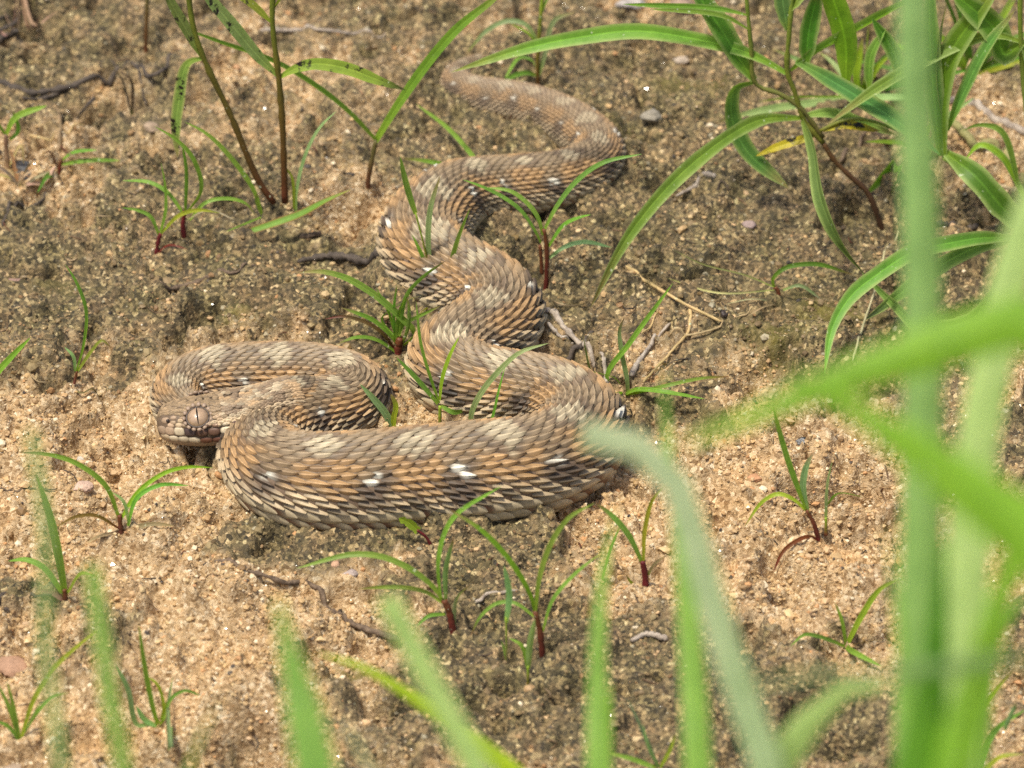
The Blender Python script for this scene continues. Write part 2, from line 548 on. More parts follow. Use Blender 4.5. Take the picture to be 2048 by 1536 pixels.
# ================================================================== the ground
def build_ground():
    STEP = 0.00059
    xi = np.arange(-0.150, 0.1501, STEP); yi = np.arange(-0.185, 0.2151, STEP)
    def outer(a, far, n=40):
        return a + np.geomspace(0.0012, far, n)
    xs = np.concatenate([-outer(0.150, 120)[::-1], xi, outer(xi[-1], 120)])
    ys = np.concatenate([-outer(0.185, 120)[::-1], yi, outer(yi[-1], 120)])
    X, Y = np.meshgrid(xs, ys)
    x = X.ravel(); y = Y.ravel()
    z = ground_z(x, y)
    global GRID
    GRID = (xs, ys, z.reshape(X.shape))
    m = sstep(0.22, 0.85, crust_shadow_mask(x, y))
    moss = np.zeros_like(x)
    for (px, py, rx, ry, a) in ((1540, 720, 60, 40, 0.9), (1390, 180, 90, 20, 0.8), (1700, 640, 90, 50, 0.5), (1620, 610, 70, 40, 0.5), (700, 1340, 60, 18, 0.8),
                                (470, 650, 60, 30, 0.5), (110, 575, 50, 25, 0.5), (1240, 295, 40, 25, 0.5), (1000, 640, 40, 30, 0.3), (1410, 860, 60, 40, 0.4), (560, 1330, 60, 20, 0.6)):
        c = gp(px, py)
        q = ((x - c[0]) / (rx * 1e-4)) ** 2 + ((y - c[1]) / (ry * 1e-4 / math.sin(PITCH))) ** 2
        moss += a * np.exp(-q)
    moss = np.clip(moss * (0.3 + 1.2 * fbm(x, y, 260, 3, 77)), 0, 0.85)
    col = np.stack([m, moss, 1 - window(x, y), np.ones_like(m)], 1)
    o = mesh_obj('ground', np.stack([x, y, z], 1), grid_faces(len(ys), len(xs)), M_GROUND, col=col)
    o['kind'] = 'structure'
    o['label'] = 'sandy soil with dark algal crust and loose tan grains'
    return o

OCT_V = np.array([(1, 0, 0), (-1, 0, 0), (0, 1, 0), (0, -1, 0), (0, 0, 1), (0, 0, -1)], float)
OCT_F = np.array([(0, 2, 4), (2, 1, 4), (1, 3, 4), (3, 0, 4), (2, 0, 5), (1, 2, 5), (3, 1, 5), (0, 3, 5)])

def build_grains(name, label, n, med, sig, lo, hi, base, shiny):
    iv, jf = base
    nvv = len(iv)
    x = rng.uniform(-0.125, 0.125, n * 3); y = rng.uniform(-0.165, 0.185, n * 3)
    m = sstep(0.22, 0.85, crust_shadow_mask(x, y))
    clump = fbm(x, y, 90, 3, 55)
    p = (0.38 + 0.6 * (1 - m)) * (0.15 + 0.85 * sstep(0.25, 0.6, clump))
    keep = rng.random(n * 3) < p
    x = x[keep][:n]; y = y[keep][:n]; m = m[keep][:n]
    k = len(x)
    r = np.clip(np.exp(rng.normal(math.log(med), sig, k)), lo, hi)
    z = soil(x, y) + r * rng.uniform(-0.25, 0.5, k)
    V = iv[None] * (1 + rng.uniform(-0.28, 0.28, (k, nvv, 1)))
    S = r[:, None] * np.stack([rng.uniform(0.8, 1.4, k), rng.uniform(0.8, 1.3, k), rng.uniform(0.6, 1.0, k)], 1)
    a = rng.uniform(0, 2 * math.pi, k); b = rng.uniform(0, 2 * math.pi, k)
    ca, sa, cb, sb = np.cos(a), np.sin(a), np.cos(b), np.sin(b)
    # spin each grain before squashing it
    v0 = V[..., 0] * cb[:, None] - V[..., 2] * sb[:, None]; v2 = V[..., 0] * sb[:, None] + V[..., 2] * cb[:, None]
    V = np.stack([v0, V[..., 1], v2], -1) * S[:, None, :]
    v0 = V[..., 0] * ca[:, None] - V[..., 1] * sa[:, None]; v1 = V[..., 0] * sa[:, None] + V[..., 1] * ca[:, None]
    V = np.stack([v0, v1, V[..., 2]], -1) + np.stack([x, y, z], 1)[:, None, :]
    F = (jf[None] + (np.arange(k) * nvv)[:, None, None]).reshape(-1, 3)
    pal = np.array([(0.45, 0.295, 0.135), (0.45, 0.24, 0.10), (0.50, 0.33, 0.17), (0.64, 0.53, 0.36), (0.25, 0.155, 0.07), (0.06, 0.045, 0.034), (0.38, 0.24, 0.11), (0.50, 0.36, 0.18)])
    wts = np.array([0.30, 0.05, 0.17, 0.06, 0.08, 0.015, 0.18, 0.15])
    pick = rng.choice(len(pal), k, p=wts / wts.sum())
    c = pal[pick] * rng.uniform(0.82, 1.12, (k, 1))
    dark = c * np.array((0.42, 0.44, 0.41))
    f = (m * (rng.random(k) < 0.86))[:, None]
    c = c * (1 - f) + dark * f
    rough = np.where(rng.random(k) < shiny, rng.uniform(0, 0.12, k), rng.uniform(0.6, 1.0, k))
    c4 = np.concatenate([c, rough[:, None]], 1)
    o = mesh_obj(name, V.reshape(-1, 3), F, M_GRAIN, col=np.repeat(c4, nvv, 0), smooth=False)
    tag(o, label, 'sand', kind='stuff')
    return o

# ================================================================== the snake
# head to tail: photograph x, y of the middle of the body, half thickness in px, height of the middle above the soil in mm (None: lying on it)
SNAKE = [
    (318, 851, 20, 6.6), (355, 848, 40, 7.2), (400, 845, 50, 7.7), (450, 838, 52, 8.2), (500, 824, 50, 9.2), (550, 808, 50, 10.0), (600, 797, 49, 9.6), (650, 806, 43, 5.2),
    (652, 826, 43, 4.3), (600, 842, 44, 4.2), (520, 846, 45, 4.2), (430, 842, 46, 4.3), (370, 828, 48, 4.5), (354, 800, 56, None), (372, 777, 61, None),
    (420, 762, 68, None), (490, 758, 71, None), (580, 757, 72, None), (658, 763, 71, None), (712, 786, 70, None), (700, 813, 70, None), (642, 826, 74, None), (584, 840, 76, None),
    (533, 868, 76, None), (524, 908, 84, None), (556, 948, 92, None), (630, 966, 98, None), (730, 966, 101, None), (850, 956, 102, None), (970, 946, 102, None), (1075, 930, 98, None),
    (1148, 892, 93, None), (1158, 842, 89, None), (1105, 803, 86, None), (1020, 787, 85, None), (940, 770, 85, None), (899, 738, 85, None), (920, 704, 86, None), (970, 672, 86, None),
    (1000, 636, 86, None), (978, 594, 86, None), (922, 562, 86, None), (868, 530, 86, None), (846, 488, 85, None), (866, 436, 82, None), (915, 394, 73, None), (985, 376, 64, None),
    (1060, 368, 60, None), (1135, 355, 57, None), (1187, 330, 54, None), (1194, 295, 52, None), (1152, 256, 50, None), (1102, 227, 46, None), (1048, 208, 43, None), (985, 196, 40, None),
    (928, 181, 35, None), (908, 160, 30, None), (928, 141, 26, None), (970, 126, 22, None), (1010, 116, 17, None), (1050, 108, 11, None), (1085, 104, 5, None),
]

def snake_path():
    P = []
    for (px, py, rp, zc) in SNAKE:
        p = gp(px, py, 0.006)
        r = rp * mpp(p)
        z = zc * 0.001 if zc is not None else 0.76 * r
        p = gp(px, py, z)
        z += gz(p)
        p = gp(px, py, z)
        P.append([*p, r])
    C = catmull(P, 1600)
    k = np.hanning(43); k /= k.sum()
    for q in range(3):                                   # rounds the joints of the curve
        pad = np.concatenate([2 * C[0, q] - C[21:0:-1, q], C[:, q], 2 * C[-1, q] - C[-2:-23:-1, q]])
        C[:, q] = np.convolve(pad, k, 'valid')
    return C

PATH = snake_path()
build_ground()
build_grains('sand_grains', 'loose sand grains and small crumbs of soil scattered over the ground', 42000, 0.00031, 0.40, 0.00018, 0.0011, ico(), 0.12)
build_grains('fine_sand', 'fine glittering sand dusted over the whole soil surface', 70000, 0.00019, 0.25, 0.00011, 0.0004, (OCT_V, OCT_F), 0.16)
PS = np.concatenate([[0], np.cumsum(np.linalg.norm(np.diff(PATH[:, :3], axis=0), axis=1))])
PT = tangents(PATH[:, :3])
PSIDE = unit(np.cross(PT, np.array([0, 0, 1.0])))        # the snake's own left or right, level
PUP = np.cross(PSIDE, PT)
hd = np.unwrap(np.arctan2(PT[:, 1], PT[:, 0]))
PK = np.convolve(np.pad(-np.gradient(hd, PS), 20, 'edge'), np.ones(41) / 41, 'valid')   # + bends towards PSIDE
SLEN = PS[-1]
MM = 0.001
# head profile: mm from the snout, half width, height above and below the axis
HEAD = np.array([(0, 1.5, 1.8, 1.2), (0.35, 2.8, 2.9, 2.0), (1.2, 3.7, 3.6, 2.8), (3, 4.6, 4.2, 3.5), (5.5, 5.4, 4.6, 4.0), (8.5, 6.4, 4.7, 4.5), (12, 7.1, 4.6, 4.6), (15.5, 7.3, 4.5, 4.4),
                 (19, 6.5, 4.2, 3.9), (22.5, 5.3, 4.1, 3.7), (27, 4.6, 4.1, 3.7)])

def prof(s):
    r = np.interp(s, PS, PATH[:, 3])
    f = sstep(22 * MM, 30 * MM, s)
    w = np.interp(s / MM, HEAD[:, 0], HEAD[:, 1]) * MM * (1 - f) + 1.07 * r * f
    ht = np.interp(s / MM, HEAD[:, 0], HEAD[:, 2]) * MM * (1 - f) + 0.98 * r * f
    hb = np.interp(s / MM, HEAD[:, 0], HEAD[:, 3]) * MM * (1 - f) + 0.84 * r * f
    return w, ht, hb, r, f

def surf(s, th, h=0.0):
    """point on the skin at length s from the snout, angle th from the spine, h above the skin"""
    s = np.clip(s, 0, SLEN)
    C = np.stack([np.interp(s, PS, PATH[:, k]) for k in range(3)], -1)
    A = unit(np.stack([np.interp(s, PS, PSIDE[:, k]) for k in range(3)], -1))
    U = unit(np.stack([np.interp(s, PS, PUP[:, k]) for k in range(3)], -1))
    K = np.interp(s, PS, PK)
    w, ht, hb, r, f = prof(s)
    roll = math.radians(13) * (1 - f)                    # the head is tipped a little on its side
    A, U = A * np.cos(roll)[..., None] + U * np.sin(roll)[..., None], U * np.cos(roll)[..., None] - A * np.sin(roll)[..., None]
    sn, cs = np.sin(th), np.cos(th)
    e = 1.0 - 0.22 * (1 - f) * np.ones_like(sn)          # the head is boxier than the body
    e = np.where(cs < 0, e - 0.38 * f, e)                # flanks drop steeply to a flat belly
    x = np.sign(sn) * np.abs(sn) ** e
    zz = np.sign(cs) * np.abs(cs) ** np.where(cs < 0, 1.0, e)
    off = w * x
    c = K * off                                          # keeps the inside of a tight bend from folding through itself
    big = c > 0.55
    c2 = np.where(big, 0.55 + 0.38 * np.tanh((c - 0.55) / 0.38), c)
    off = np.where(big, c2 / np.where(np.abs(K) < 1e-6, 1e-6, K), off)
    hh = np.where(zz > 0, ht, hb)
    P = C + A * off[..., None] + U * (zz * hh)[..., None]
    N = unit(A * (x / w)[..., None] + U * (zz / hh)[..., None])
    return P + N * np.asarray(h)[..., None], N

def build_snake():
    root = thing('snake', 'brown mottled viper with rough keeled scales and slit pupil, lying in zigzag coils on sand', 'snake', (*gp(700, 960)[:2], 0.0))
    # ---- skin: one continuous body, snout to tail
    s = np.concatenate([np.array([0, 0.12, 0.3, 0.6]) * MM, np.arange(1.0, 30, 0.5) * MM, np.arange(30 * MM, SLEN, 0.8 * MM), [SLEN]])
    nt = 48
    th = np.linspace(-math.pi, math.pi, nt, endpoint=False)
    S, TH = np.meshgrid(s, th, indexing='ij')
    sink = -0.00028 * sstep(4 * MM, 10 * MM, S)
    V, _ = surf(S, TH, sink)
    a = np.abs(np.degrees(TH))
    c = np.zeros(S.shape + (3,))
    c[:] = (0.16, 0.11, 0.072)
    belly = sstep(112, 135, a)[..., None]
    c = c * (1 - belly) + np.array((0.46, 0.38, 0.27)) * belly
    hd_ = (1 - sstep(18 * MM, 26 * MM, S))[..., None]
    hc = np.array((0.13, 0.09, 0.058)) * (1 - sstep(88, 112, a))[..., None] + np.array((0.30, 0.22, 0.15)) * sstep(96, 125, a)[..., None]
    c = c * (1 - hd_) + hc * hd_
    n1, n2 = len(s), nt
    F = [tuple(int(k) for k in f) for f in grid_faces(n1, n2, True)]
    F.append(tuple(range(n2 - 1, -1, -1))); F.append(tuple(range((n1 - 1) * n2, n1 * n2)))
    mesh_obj('body', V.reshape(-1, 3), F, M_SCALE, root, c.reshape(-1, 3))

    # ---- scales: every one a keeled leaf lying on the skin
    sd = np.linspace(20 * MM, SLEN - 1 * MM, 4000)
    Ls = np.maximum(0.305 * np.interp(sd, PS, PATH[:, 3]) * np.where(sd < 45 * MM, 0.85, 1.0), 0.5 * MM)
    q = np.concatenate([[0], np.cumsum(np.diff(sd) / Ls[:-1])])
    NQ = int(q[-1])
    rows = []
    for j in range(-13, 14):
        aj = abs(j)
        deg = 8.6 * aj if aj <= 10 else (98.0, 118.0, 141.0)[aj - 11]
        rows.append((j, math.copysign(math.radians(deg), j) if j else 0.0, 0.0 if j % 2 == 0 else 0.5))
    I, RJ, TJ = [], [], []
    for j, tj, o in rows:
        ii = np.arange(0, NQ - 1) + o
        I.append(ii); RJ.append(np.full(len(ii), j)); TJ.append(np.full(len(ii), tj))
    I = np.concatenate(I); RJ = np.concatenate(RJ); TJ = np.concatenate(TJ)
    n = len(I)
    I = I + rng.normal(0, 0.05, n)
    s0 = np.interp(I, q, sd); L0 = np.interp(I, q, Ls); r0 = np.interp(s0, PS, PATH[:, 3])
    aj = np.abs(RJ)
    u = np.array([0, 0.18, 0.38, 0.58, 0.76, 0.9, 1.0]); v = np.array([-1, -0.66, -0.27, 0, 0.27, 0.66, 1])
    Ug, Vg = np.meshgrid(u, v, indexing='ij'); Ug = Ug.ravel(); Vg = Vg.ravel()
    point = np.where(aj >= 11, 2.8, np.where(aj >= 6, 1.9, 2.0))             # pointed above, rounder along the belly
    lenf = np.where(aj >= 12, 1.40, np.where(aj == 11, 1.28, np.where(aj >= 7, 1.08, 1.22))) * rng.uniform(0.94, 1.06, n)
    widf = np.radians(np.where(aj >= 12, 13.0, np.where(aj == 11, 10.5, np.where(aj >= 7, 4.9, 5.4)))) * rng.uniform(0.92, 1.08, n)
    fw = (0.62 + 0.38 * np.sin(np.minimum(Ug / 0.42, 1) * math.pi / 2))[None, :] * np.clip(1 - Ug[None, :] ** point[:, None], 0, 1) ** np.where(aj >= 11, 0.5, 0.72)[:, None]
    skew = np.where((aj >= 7) & (aj <= 10), 0.16, np.where(aj >= 11, 0.10, np.where(aj == 6, 0.12, 0.0)))
    Lm = (L0 * lenf)[:, None]
    du = (Ug[None, :] - 0.30) * Lm
    sgn = np.sign(RJ)[:, None]
    ths = TJ[:, None] + Vg[None, :] * fw * widf[:, None] + sgn * skew[:, None] * (Ug[None, :] - 0.3) * Lm / r0[:, None]
    ss = s0[:, None] + du * np.sqrt(1 / (1 + skew[:, None] ** 2))
    small = sstep(30 * MM, 42 * MM, s0) * 0.45 + 0.55
    lift = np.where(aj >= 11, 0.038, 0.043) * r0 * small
    keel = np.where(aj >= 11, 0.006, np.where(aj >= 6, 0.044, 0.036)) * r0 * small
    dome = 0.022 * r0
    H = -0.00022 + lift[:, None] * Ug[None, :] ** 1.25 + dome[:, None] * (1 - Vg[None, :] ** 2) * (1 - 0.5 * Ug[None, :]) \
        + keel[:, None] * np.where(np.abs(Vg) < 0.05, 1.0, np.where(np.abs(Vg) < 0.3, 0.25, 0))[None, :] * np.sin(np.clip(Ug * 1.25, 0.12, 1) * math.pi * 0.5)[None, :]
    H -= (np.abs(Vg) > 0.95)[None, :] * 0.018 * r0[:, None]
    PV, _ = surf(ss, ths, H)
    # ---- pattern, one colour to a scale
    PER = 5.6
    nv = len(Ug)
    Iv = (I[:, None] + 0.55 * du / L0[:, None] + rng.normal(0, 0.10, (n, 1))).ravel()
    adeg = np.abs(np.degrees(TJ[:, None] * 0.55 + ths * 0.45) + rng.normal(0, 1.6, (n, 1))).ravel()
    sv = np.repeat(s0, nv)
    left = np.repeat(np.sign(RJ), nv)
    wob = (fbm(Iv * 0.9, left * adeg * 0.035, 1.0, 3, 301) - 0.5)
    ph = ((Iv - 0.25 * np.sin(Iv * 0.37) + 1.3 * wob) / PER) % 1.0
    d0 = np.minimum(ph, 1 - ph); d5 = np.abs(ph - 0.5)
    adeg = adeg + 26 * (fbm(Iv * 0.7 + 50, left * adeg * 0.03, 1.0, 2, 311) - 0.5)
    brown = np.array((0.262, 0.195, 0.120)); orange = np.array((0.375, 0.235, 0.112)); pale = np.array((0.41, 0.345, 0.23)); tan = np.array((0.42, 0.325, 0.20))
    dark = np.array((0.070, 0.049, 0.036)); cream = np.array((0.49, 0.405, 0.26)); white = np.array((0.66, 0.63, 0.53)); rust = np.array((0.15, 0.065, 0.032))
    col = np.tile(brown, (len(Iv), 1))
    def lay(mask, c):
        nonlocal col
        mask = np.clip(mask, 0, 1)[:, None]
        col = col * (1 - mask) + c * mask
    lay(sstep(20, 34, adeg), orange)
    lay(sstep(58, 74, adeg), tan)
    lay(sstep(0.26, 0.12, d5) * sstep(24, 34, adeg) * sstep(74, 64, adeg) * 0.85, brown * 0.85)     # brown bars between the orange fields
    dd = d0 * 2.7 + adeg / 44
    lay(sstep(0.80, 0.50, dd) * 0.9, pale)                                                               # pale saddles
    lay(sstep(0.60, 0.80, dd) * sstep(1.10, 0.88, dd) * (adeg < 42) * 0.5, dark * 1.6)
    lay(sstep(0.23, 0.08, d5) * sstep(53, 60, adeg) * sstep(90, 74, adeg) * 0.88, dark)              # dark smudge under each white spot
    lay(sstep(0.17, 0.08, np.abs(d5 - 0.03)) * sstep(40, 50, adeg) * sstep(62, 54, adeg) * 0.7, dark * 1.3)
    spot = sstep(1.0, 0.6, np.hypot((ph - 0.5) / 0.10, (adeg - 51) / 7.5))
    keep = np.repeat(rng.random(n) < 0.88, nv)
    lay(spot * keep, white)
    lay(sstep(86, 98, np.repeat(np.abs(np.degrees(TJ)), nv)) * 0.9, cream * 0.95)
    col = col.reshape(n, nv, 3)
    mott = np.where((rng.random(n) < 0.12) & (aj >= 7) & (aj <= 10), 0.45, 1.0)
    col *= (rng.normal(1.0, 0.10, n).clip(0.72, 1.3) * mott)[:, None, None]
    neck = sstep(40 * MM, 24 * MM, s0)
    col *= (1 - 0.10 * neck)[:, None, None]
    tail = (sstep(0.78 * SLEN, 0.9 * SLEN, s0) * 0.45)[:, None, None]
    col = col * (1 - tail) + np.array((0.25, 0.18, 0.115)) * tail
    # within the scale: dusky root, fine light keel, slightly lighter rim
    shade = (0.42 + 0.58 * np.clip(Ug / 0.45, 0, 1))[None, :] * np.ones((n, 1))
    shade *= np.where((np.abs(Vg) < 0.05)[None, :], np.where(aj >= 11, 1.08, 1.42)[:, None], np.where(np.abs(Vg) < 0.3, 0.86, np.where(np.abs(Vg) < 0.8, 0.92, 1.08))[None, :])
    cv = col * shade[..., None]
    # the large scales by the belly carry a rusty blotch at the root
    bl = (aj >= 11) & (rng.random(n) < np.where(aj == 11, 0.3, 0.7))
    bm_ = (bl[:, None] * sstep(0.62, 0.28, Ug[None, :] + 0.25 * np.abs(Vg[None, :]) - 0.1))[..., None]
    cv = cv * (1 - 0.88 * bm_) + rust * 0.88 * bm_
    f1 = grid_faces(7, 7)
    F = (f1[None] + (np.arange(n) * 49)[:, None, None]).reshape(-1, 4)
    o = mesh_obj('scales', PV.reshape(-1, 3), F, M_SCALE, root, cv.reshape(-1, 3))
    o['kind'] = 'stuff'

    build_head(root)
    return root

def bead(s, deg, ls, lw, hgt, keel=0.0):
    """a low domed plate on the skin at s mm, deg degrees from the spine, ls x lw mm half size; returns verts, faces"""
    nr, na = 4, 12
    rr = np.array([0, 0.4, 0.75, 1.0])
    aa = np.linspace(0, 2 * math.pi, na, endpoint=False)
    R, A = np.meshgrid(rr, aa, indexing='ij')
    w = float(prof(np.array([s * MM]))[0][0])
    ex = 0.8
    S = s * MM + np.sign(np.cos(A)) * np.abs(np.cos(A)) ** ex * R * ls * MM
    T = math.radians(deg) + np.sign(np.sin(A)) * np.abs(np.sin(A)) ** ex * R * lw * MM / (0.85 * w) * np.sign(deg if deg else 1)
    H = hgt * MM * (1 - R ** 2.6) - 0.00012 * (R > 0.99) + keel * MM * (np.abs(np.sin(A)) < 0.1) * (1 - R * 0.6)
    V, _ = surf(S, T, H)
    return V.reshape(-1, 3), grid_faces(nr, na, True)

def build_head(root):
    scal, scol, sfac = [], [], []
    off = [0]
    def add(s, deg, ls, lw, hgt, c, keel=0.0):
        V, F = bead(s, deg, ls, lw, hgt, keel)
        c = np.array(c) * rng.normal(1, 0.13)
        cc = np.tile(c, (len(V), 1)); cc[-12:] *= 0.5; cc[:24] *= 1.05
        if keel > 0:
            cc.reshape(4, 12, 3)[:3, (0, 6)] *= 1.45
        scal.append(V); scol.append(cc); sfac.append(F + off[0]); off[0] += len(V)
    grey = (0.215, 0.152, 0.088); tan = (0.32, 0.23, 0.145); cream = (0.50, 0.42, 0.29); brown = (0.10, 0.055, 0.036); pink = (0.33, 0.235, 0.155); pal = (0.39, 0.30, 0.19)
    EYE_S, EYE_A = 8.6, 50.0
    # crown, snout and temples: small keeled granules
    for side in (-1, 1):
        for k, s in enumerate(np.arange(1.0, 27.0, 0.78)):
            for j, deg in enumerate(np.arange(0 if side == 1 else 9, 88, 9.0)):
                dg = deg + (4.5 if k % 2 else 0)
                w = float(prof(np.array([s * MM]))[0][0]) / MM
                if dg > 74 or s < 2.2 and dg > 36:
                    continue
                e = math.hypot((s - EYE_S) / 2.7, (dg - EYE_A) / 29.0)
                if e < 1.0:
                    continue
                if s < 5.5 and dg > 42:
                    continue
                c = np.array(grey if dg < 48 else tan)
                blot = float(vnoise(np.array([s * 0.42]), np.array([side * dg * 0.055]), 91)[0])
                if s > 13 and dg < 64:
                    c = np.array((0.19, 0.135, 0.085)) if blot < 0.36 else (np.array((0.33, 0.265, 0.175)) if blot < 0.5 else (np.array((0.26, 0.19, 0.115)) if blot < 0.66 else np.array((0.33, 0.225, 0.125))))
                if dg > 60 and s > 11:
                    c = np.array(pal)
                add(s + rng.normal(0, 0.16), side * (dg + rng.normal(0, 1.6)), 0.72, 0.33 * w / 5.0 + 0.10, 0.16, c, 0.16)
    # lips
    for side in (-1, 1):
        for k, s in enumerate((1.3, 3.0, 4.9, 6.9, 9.0, 11.2, 13.4, 15.6, 17.6)):
            c = [pink, pink, cream, (0.09, 0.06, 0.055), brown, brown, cream, (0.16, 0.09, 0.06), cream][k]
            add(s, side * 87, 1.12, 0.85, 0.20, c)
            c2 = [pal, cream, cream, cream, (0.13, 0.055, 0.03), (0.11, 0.045, 0.026), cream, brown, cream][k]
            add(s + 0.6, side * 109, 1.2, 0.95, 0.16, c2)
        for k, s in enumerate((3.4, 5.0, 6.6, 8.3, 10.0, 11.8, 13.6, 15.4, 17.2)):
            c = [pink, pal, pal, (0.2, 0.12, 0.08), brown, (0.24, 0.15, 0.1), cream, (0.1, 0.06, 0.05), tan][k]
            add(s, side * 73, 0.8, 0.55, 0.2, c)
        # nose plates
        add(2.3, side * 58, 0.95, 0.75, 0.30, pink)
        add(4.0, side * 52, 0.72, 0.55, 0.22, pink)
        add(3.9, side * 66, 0.70, 0.5, 0.22, tan)
        add(5.3, side * 62, 0.62, 0.5, 0.2, pal)
    add(0.6, 20, 0.4, 0.7, 0.15, pink); add(0.6, -20, 0.4, 0.7, 0.15, pink)
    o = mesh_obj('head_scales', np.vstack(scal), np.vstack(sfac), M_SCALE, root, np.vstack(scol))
    o['kind'] = 'stuff'
    # eyes and nostrils
    m_iris = mat_iris()
    m_pupil = mat_plain('pupil_black', (0.006, 0.005, 0.005), 0.6, 0.15, 0.0)
    m_rim = mat_plain('eye_rim', (0.05, 0.034, 0.026), 0.5)
    m_lid = mat_plain('eye_scale', (0.27, 0.19, 0.13), 0.5)
    m_nos = mat_plain('nostril_dark', (0.02, 0.011, 0.01), 0.6)
    for side in (-1, 1):
        Q, N = surf(np.array([EYE_S * MM]), np.array([math.radians(side * EYE_A)]), np.array([0.0]))
        Q = Q[0]; N = N[0]
        T = np.array([np.interp(EYE_S * MM, PS, PT[:, k]) for k in range(3)])
        N = unit(N + 0.0 * T)
        T = unit(T - N * np.dot(T, N)); B = np.cross(N, T)
        if B[2] < 0:
            B = -B
        R = 2.25 * MM
        cen = Q - N * 0.80 * MM
        v, f = ico_sub(3)
        P = cen + (v[:, :1] * T + v[:, 1:2] * B) * R + v[:, 2:3] * N * R * 0.80
        d = np.hypot(v[:, 0], v[:, 1])
        cc = np.array((0.36, 0.245, 0.15))[None] * (1.05 - 0.45 * d[:, None] ** 3)
        eye = mesh_obj('eye', P, f, m_iris, root, cc)
        # slit pupil: a narrow lens standing on the eyeball
        a = np.linspace(0, 2 * math.pi, 28, endpoint=False)
        ring = []
        for k in (0.0, 0.5, 1.0):
            x = np.sign(np.cos(a)) * np.abs(np.cos(a)) ** 1.4 * 0.07 * k; y = np.sin(a) * 0.84 * k
            x = x + 0.02 - 0.06 * y                       # leans a little
            zz = 0.80 * np.sqrt(np.maximum(0, 1 - x ** 2 - y ** 2))
            ring.append(cen + x[:, None] * R * T + y[:, None] * R * B + (zz * R)[:, None] * N + N * 0.00009)
        mesh_obj('pupil', np.vstack(ring), grid_faces(3, 28, True), m_pupil, eye)
        # dark rim and the ring of small scales round the eye
        a = np.linspace(0, 2 * math.pi, 40)
        C = cen + (np.cos(a)[:, None] * T + np.sin(a)[:, None] * B) * R * 0.985 + N * 0.62 * MM
        tv, tf = tube(C, np.full(40, 0.17 * MM), 8)
        mesh_obj('eye_rim', tv, tf, m_rim, root)
        for k in range(15):
            b = 2 * math.pi * k / 15 + 0.2
            top = max(0.0, math.sin(b))
            Cb = cen + (math.cos(b) * T + math.sin(b) * B) * R * 1.20 + N * (0.52 + 0.35 * top) * MM
            dirr = -math.sin(b) * T + math.cos(b) * B
            dirn = math.cos(b) * T + math.sin(b) * B
            v2, f2 = ico_sub(1)
            P2 = Cb + v2[:, :1] * dirr * 0.50 * MM + v2[:, 1:2] * dirn * (0.36 + 0.18 * top) * MM + v2[:, 2:3] * N * 0.32 * MM
            mesh_obj('eye_scale', P2, f2, m_lid, root)
        Q, N = surf(np.array([2.9 * MM]), np.array([math.radians(side * 61)]), np.array([0.16 * MM]))
        v2, f2 = ico_sub(2)
        mesh_obj('nostril', Q[0] + v2 * 0.36 * MM * np.array([1, 1, 1.1]), f2, m_nos, root)

def mat_iris():
    m, nt, b = new_mat('tan_iris')
    a = attr(nt, 'col')
    n = noise(nt, 1800, 5, 0.7, geo_pos(nt))
    t = ramp(nt, n.outputs['Fac'], [(0.3, (0.72, 0.68, 0.64)), (0.55, (1, 1, 1)), (0.75, (1.2, 1.15, 1.1))])
    c = mix(nt, 1.0, a.outputs['Color'], t.outputs[0], 'MULTIPLY')
    nt.links.new(c, b.inputs['Base Color'])
    b.inputs['Roughness'].default_value = 0.35
    b.inputs['Coat Weight'].default_value = 0.8
    b.inputs['Coat Roughness'].default_value = 0.03
    return m

build_snake()

# ================================================================== plants
GREEN = (0.165, 0.30, 0.042); DEEP = (0.080, 0.20, 0.020); PALE = (0.26, 0.39, 0.14); YGREEN = (0.24, 0.34, 0.028); GREYG = (0.20, 0.31, 0.125)
MAROON = (0.115, 0.014, 0.016); RUST = (0.13, 0.045, 0.018); STRAW = (0.48, 0.35, 0.16); TANDRY = (0.30, 0.20, 0.11); YELLOW = (0.42, 0.33, 0.015)

def lerp3(stops, t):
    ts = [s[0] for s in stops]
    return np.stack([np.interp(t, ts, [s[1][k] for s in stops]) for k in range(3)], -1)

def clear_soil(P, lift=0.0007):
    """keeps a leaf point from lying under the soil"""
    z = float(soil(P[0], P[1])[0]) + lift
    return z

def blade_points(px, start, az):
    """photograph polyline -> points in the upright plane through start; a leaf that droops below its foot bows forward down to the soil"""
    S = np.asarray(start, float)
    out = [S] + [on_plane(x, y, S, az) for (x, y) in px[1:]]
    if all(P[2] >= clear_soil(P) for P in out[1:]):
        return np.array(out)
    d = np.concatenate([[0], np.cumsum([math.dist(px[i], px[i + 1]) for i in range(len(px) - 1)])])
    f = d / d[-1]
    T = gp(*px[-1], 0.001)
    zt = clear_soil(T, 0.0014)
    span = float(np.linalg.norm(gp(*px[-1], zt)[:2] - S[:2]))
    for i in range(1, len(px)):
        z = S[2] * (1 - f[i]) + zt * f[i] + 0.22 * span * math.sin(math.pi * f[i] ** 0.8)
        out[i] = gp(px[i][0], px[i][1], z)
        out[i][2] = max(out[i][2], clear_soil(out[i], 0.0012))
    return np.array(out)

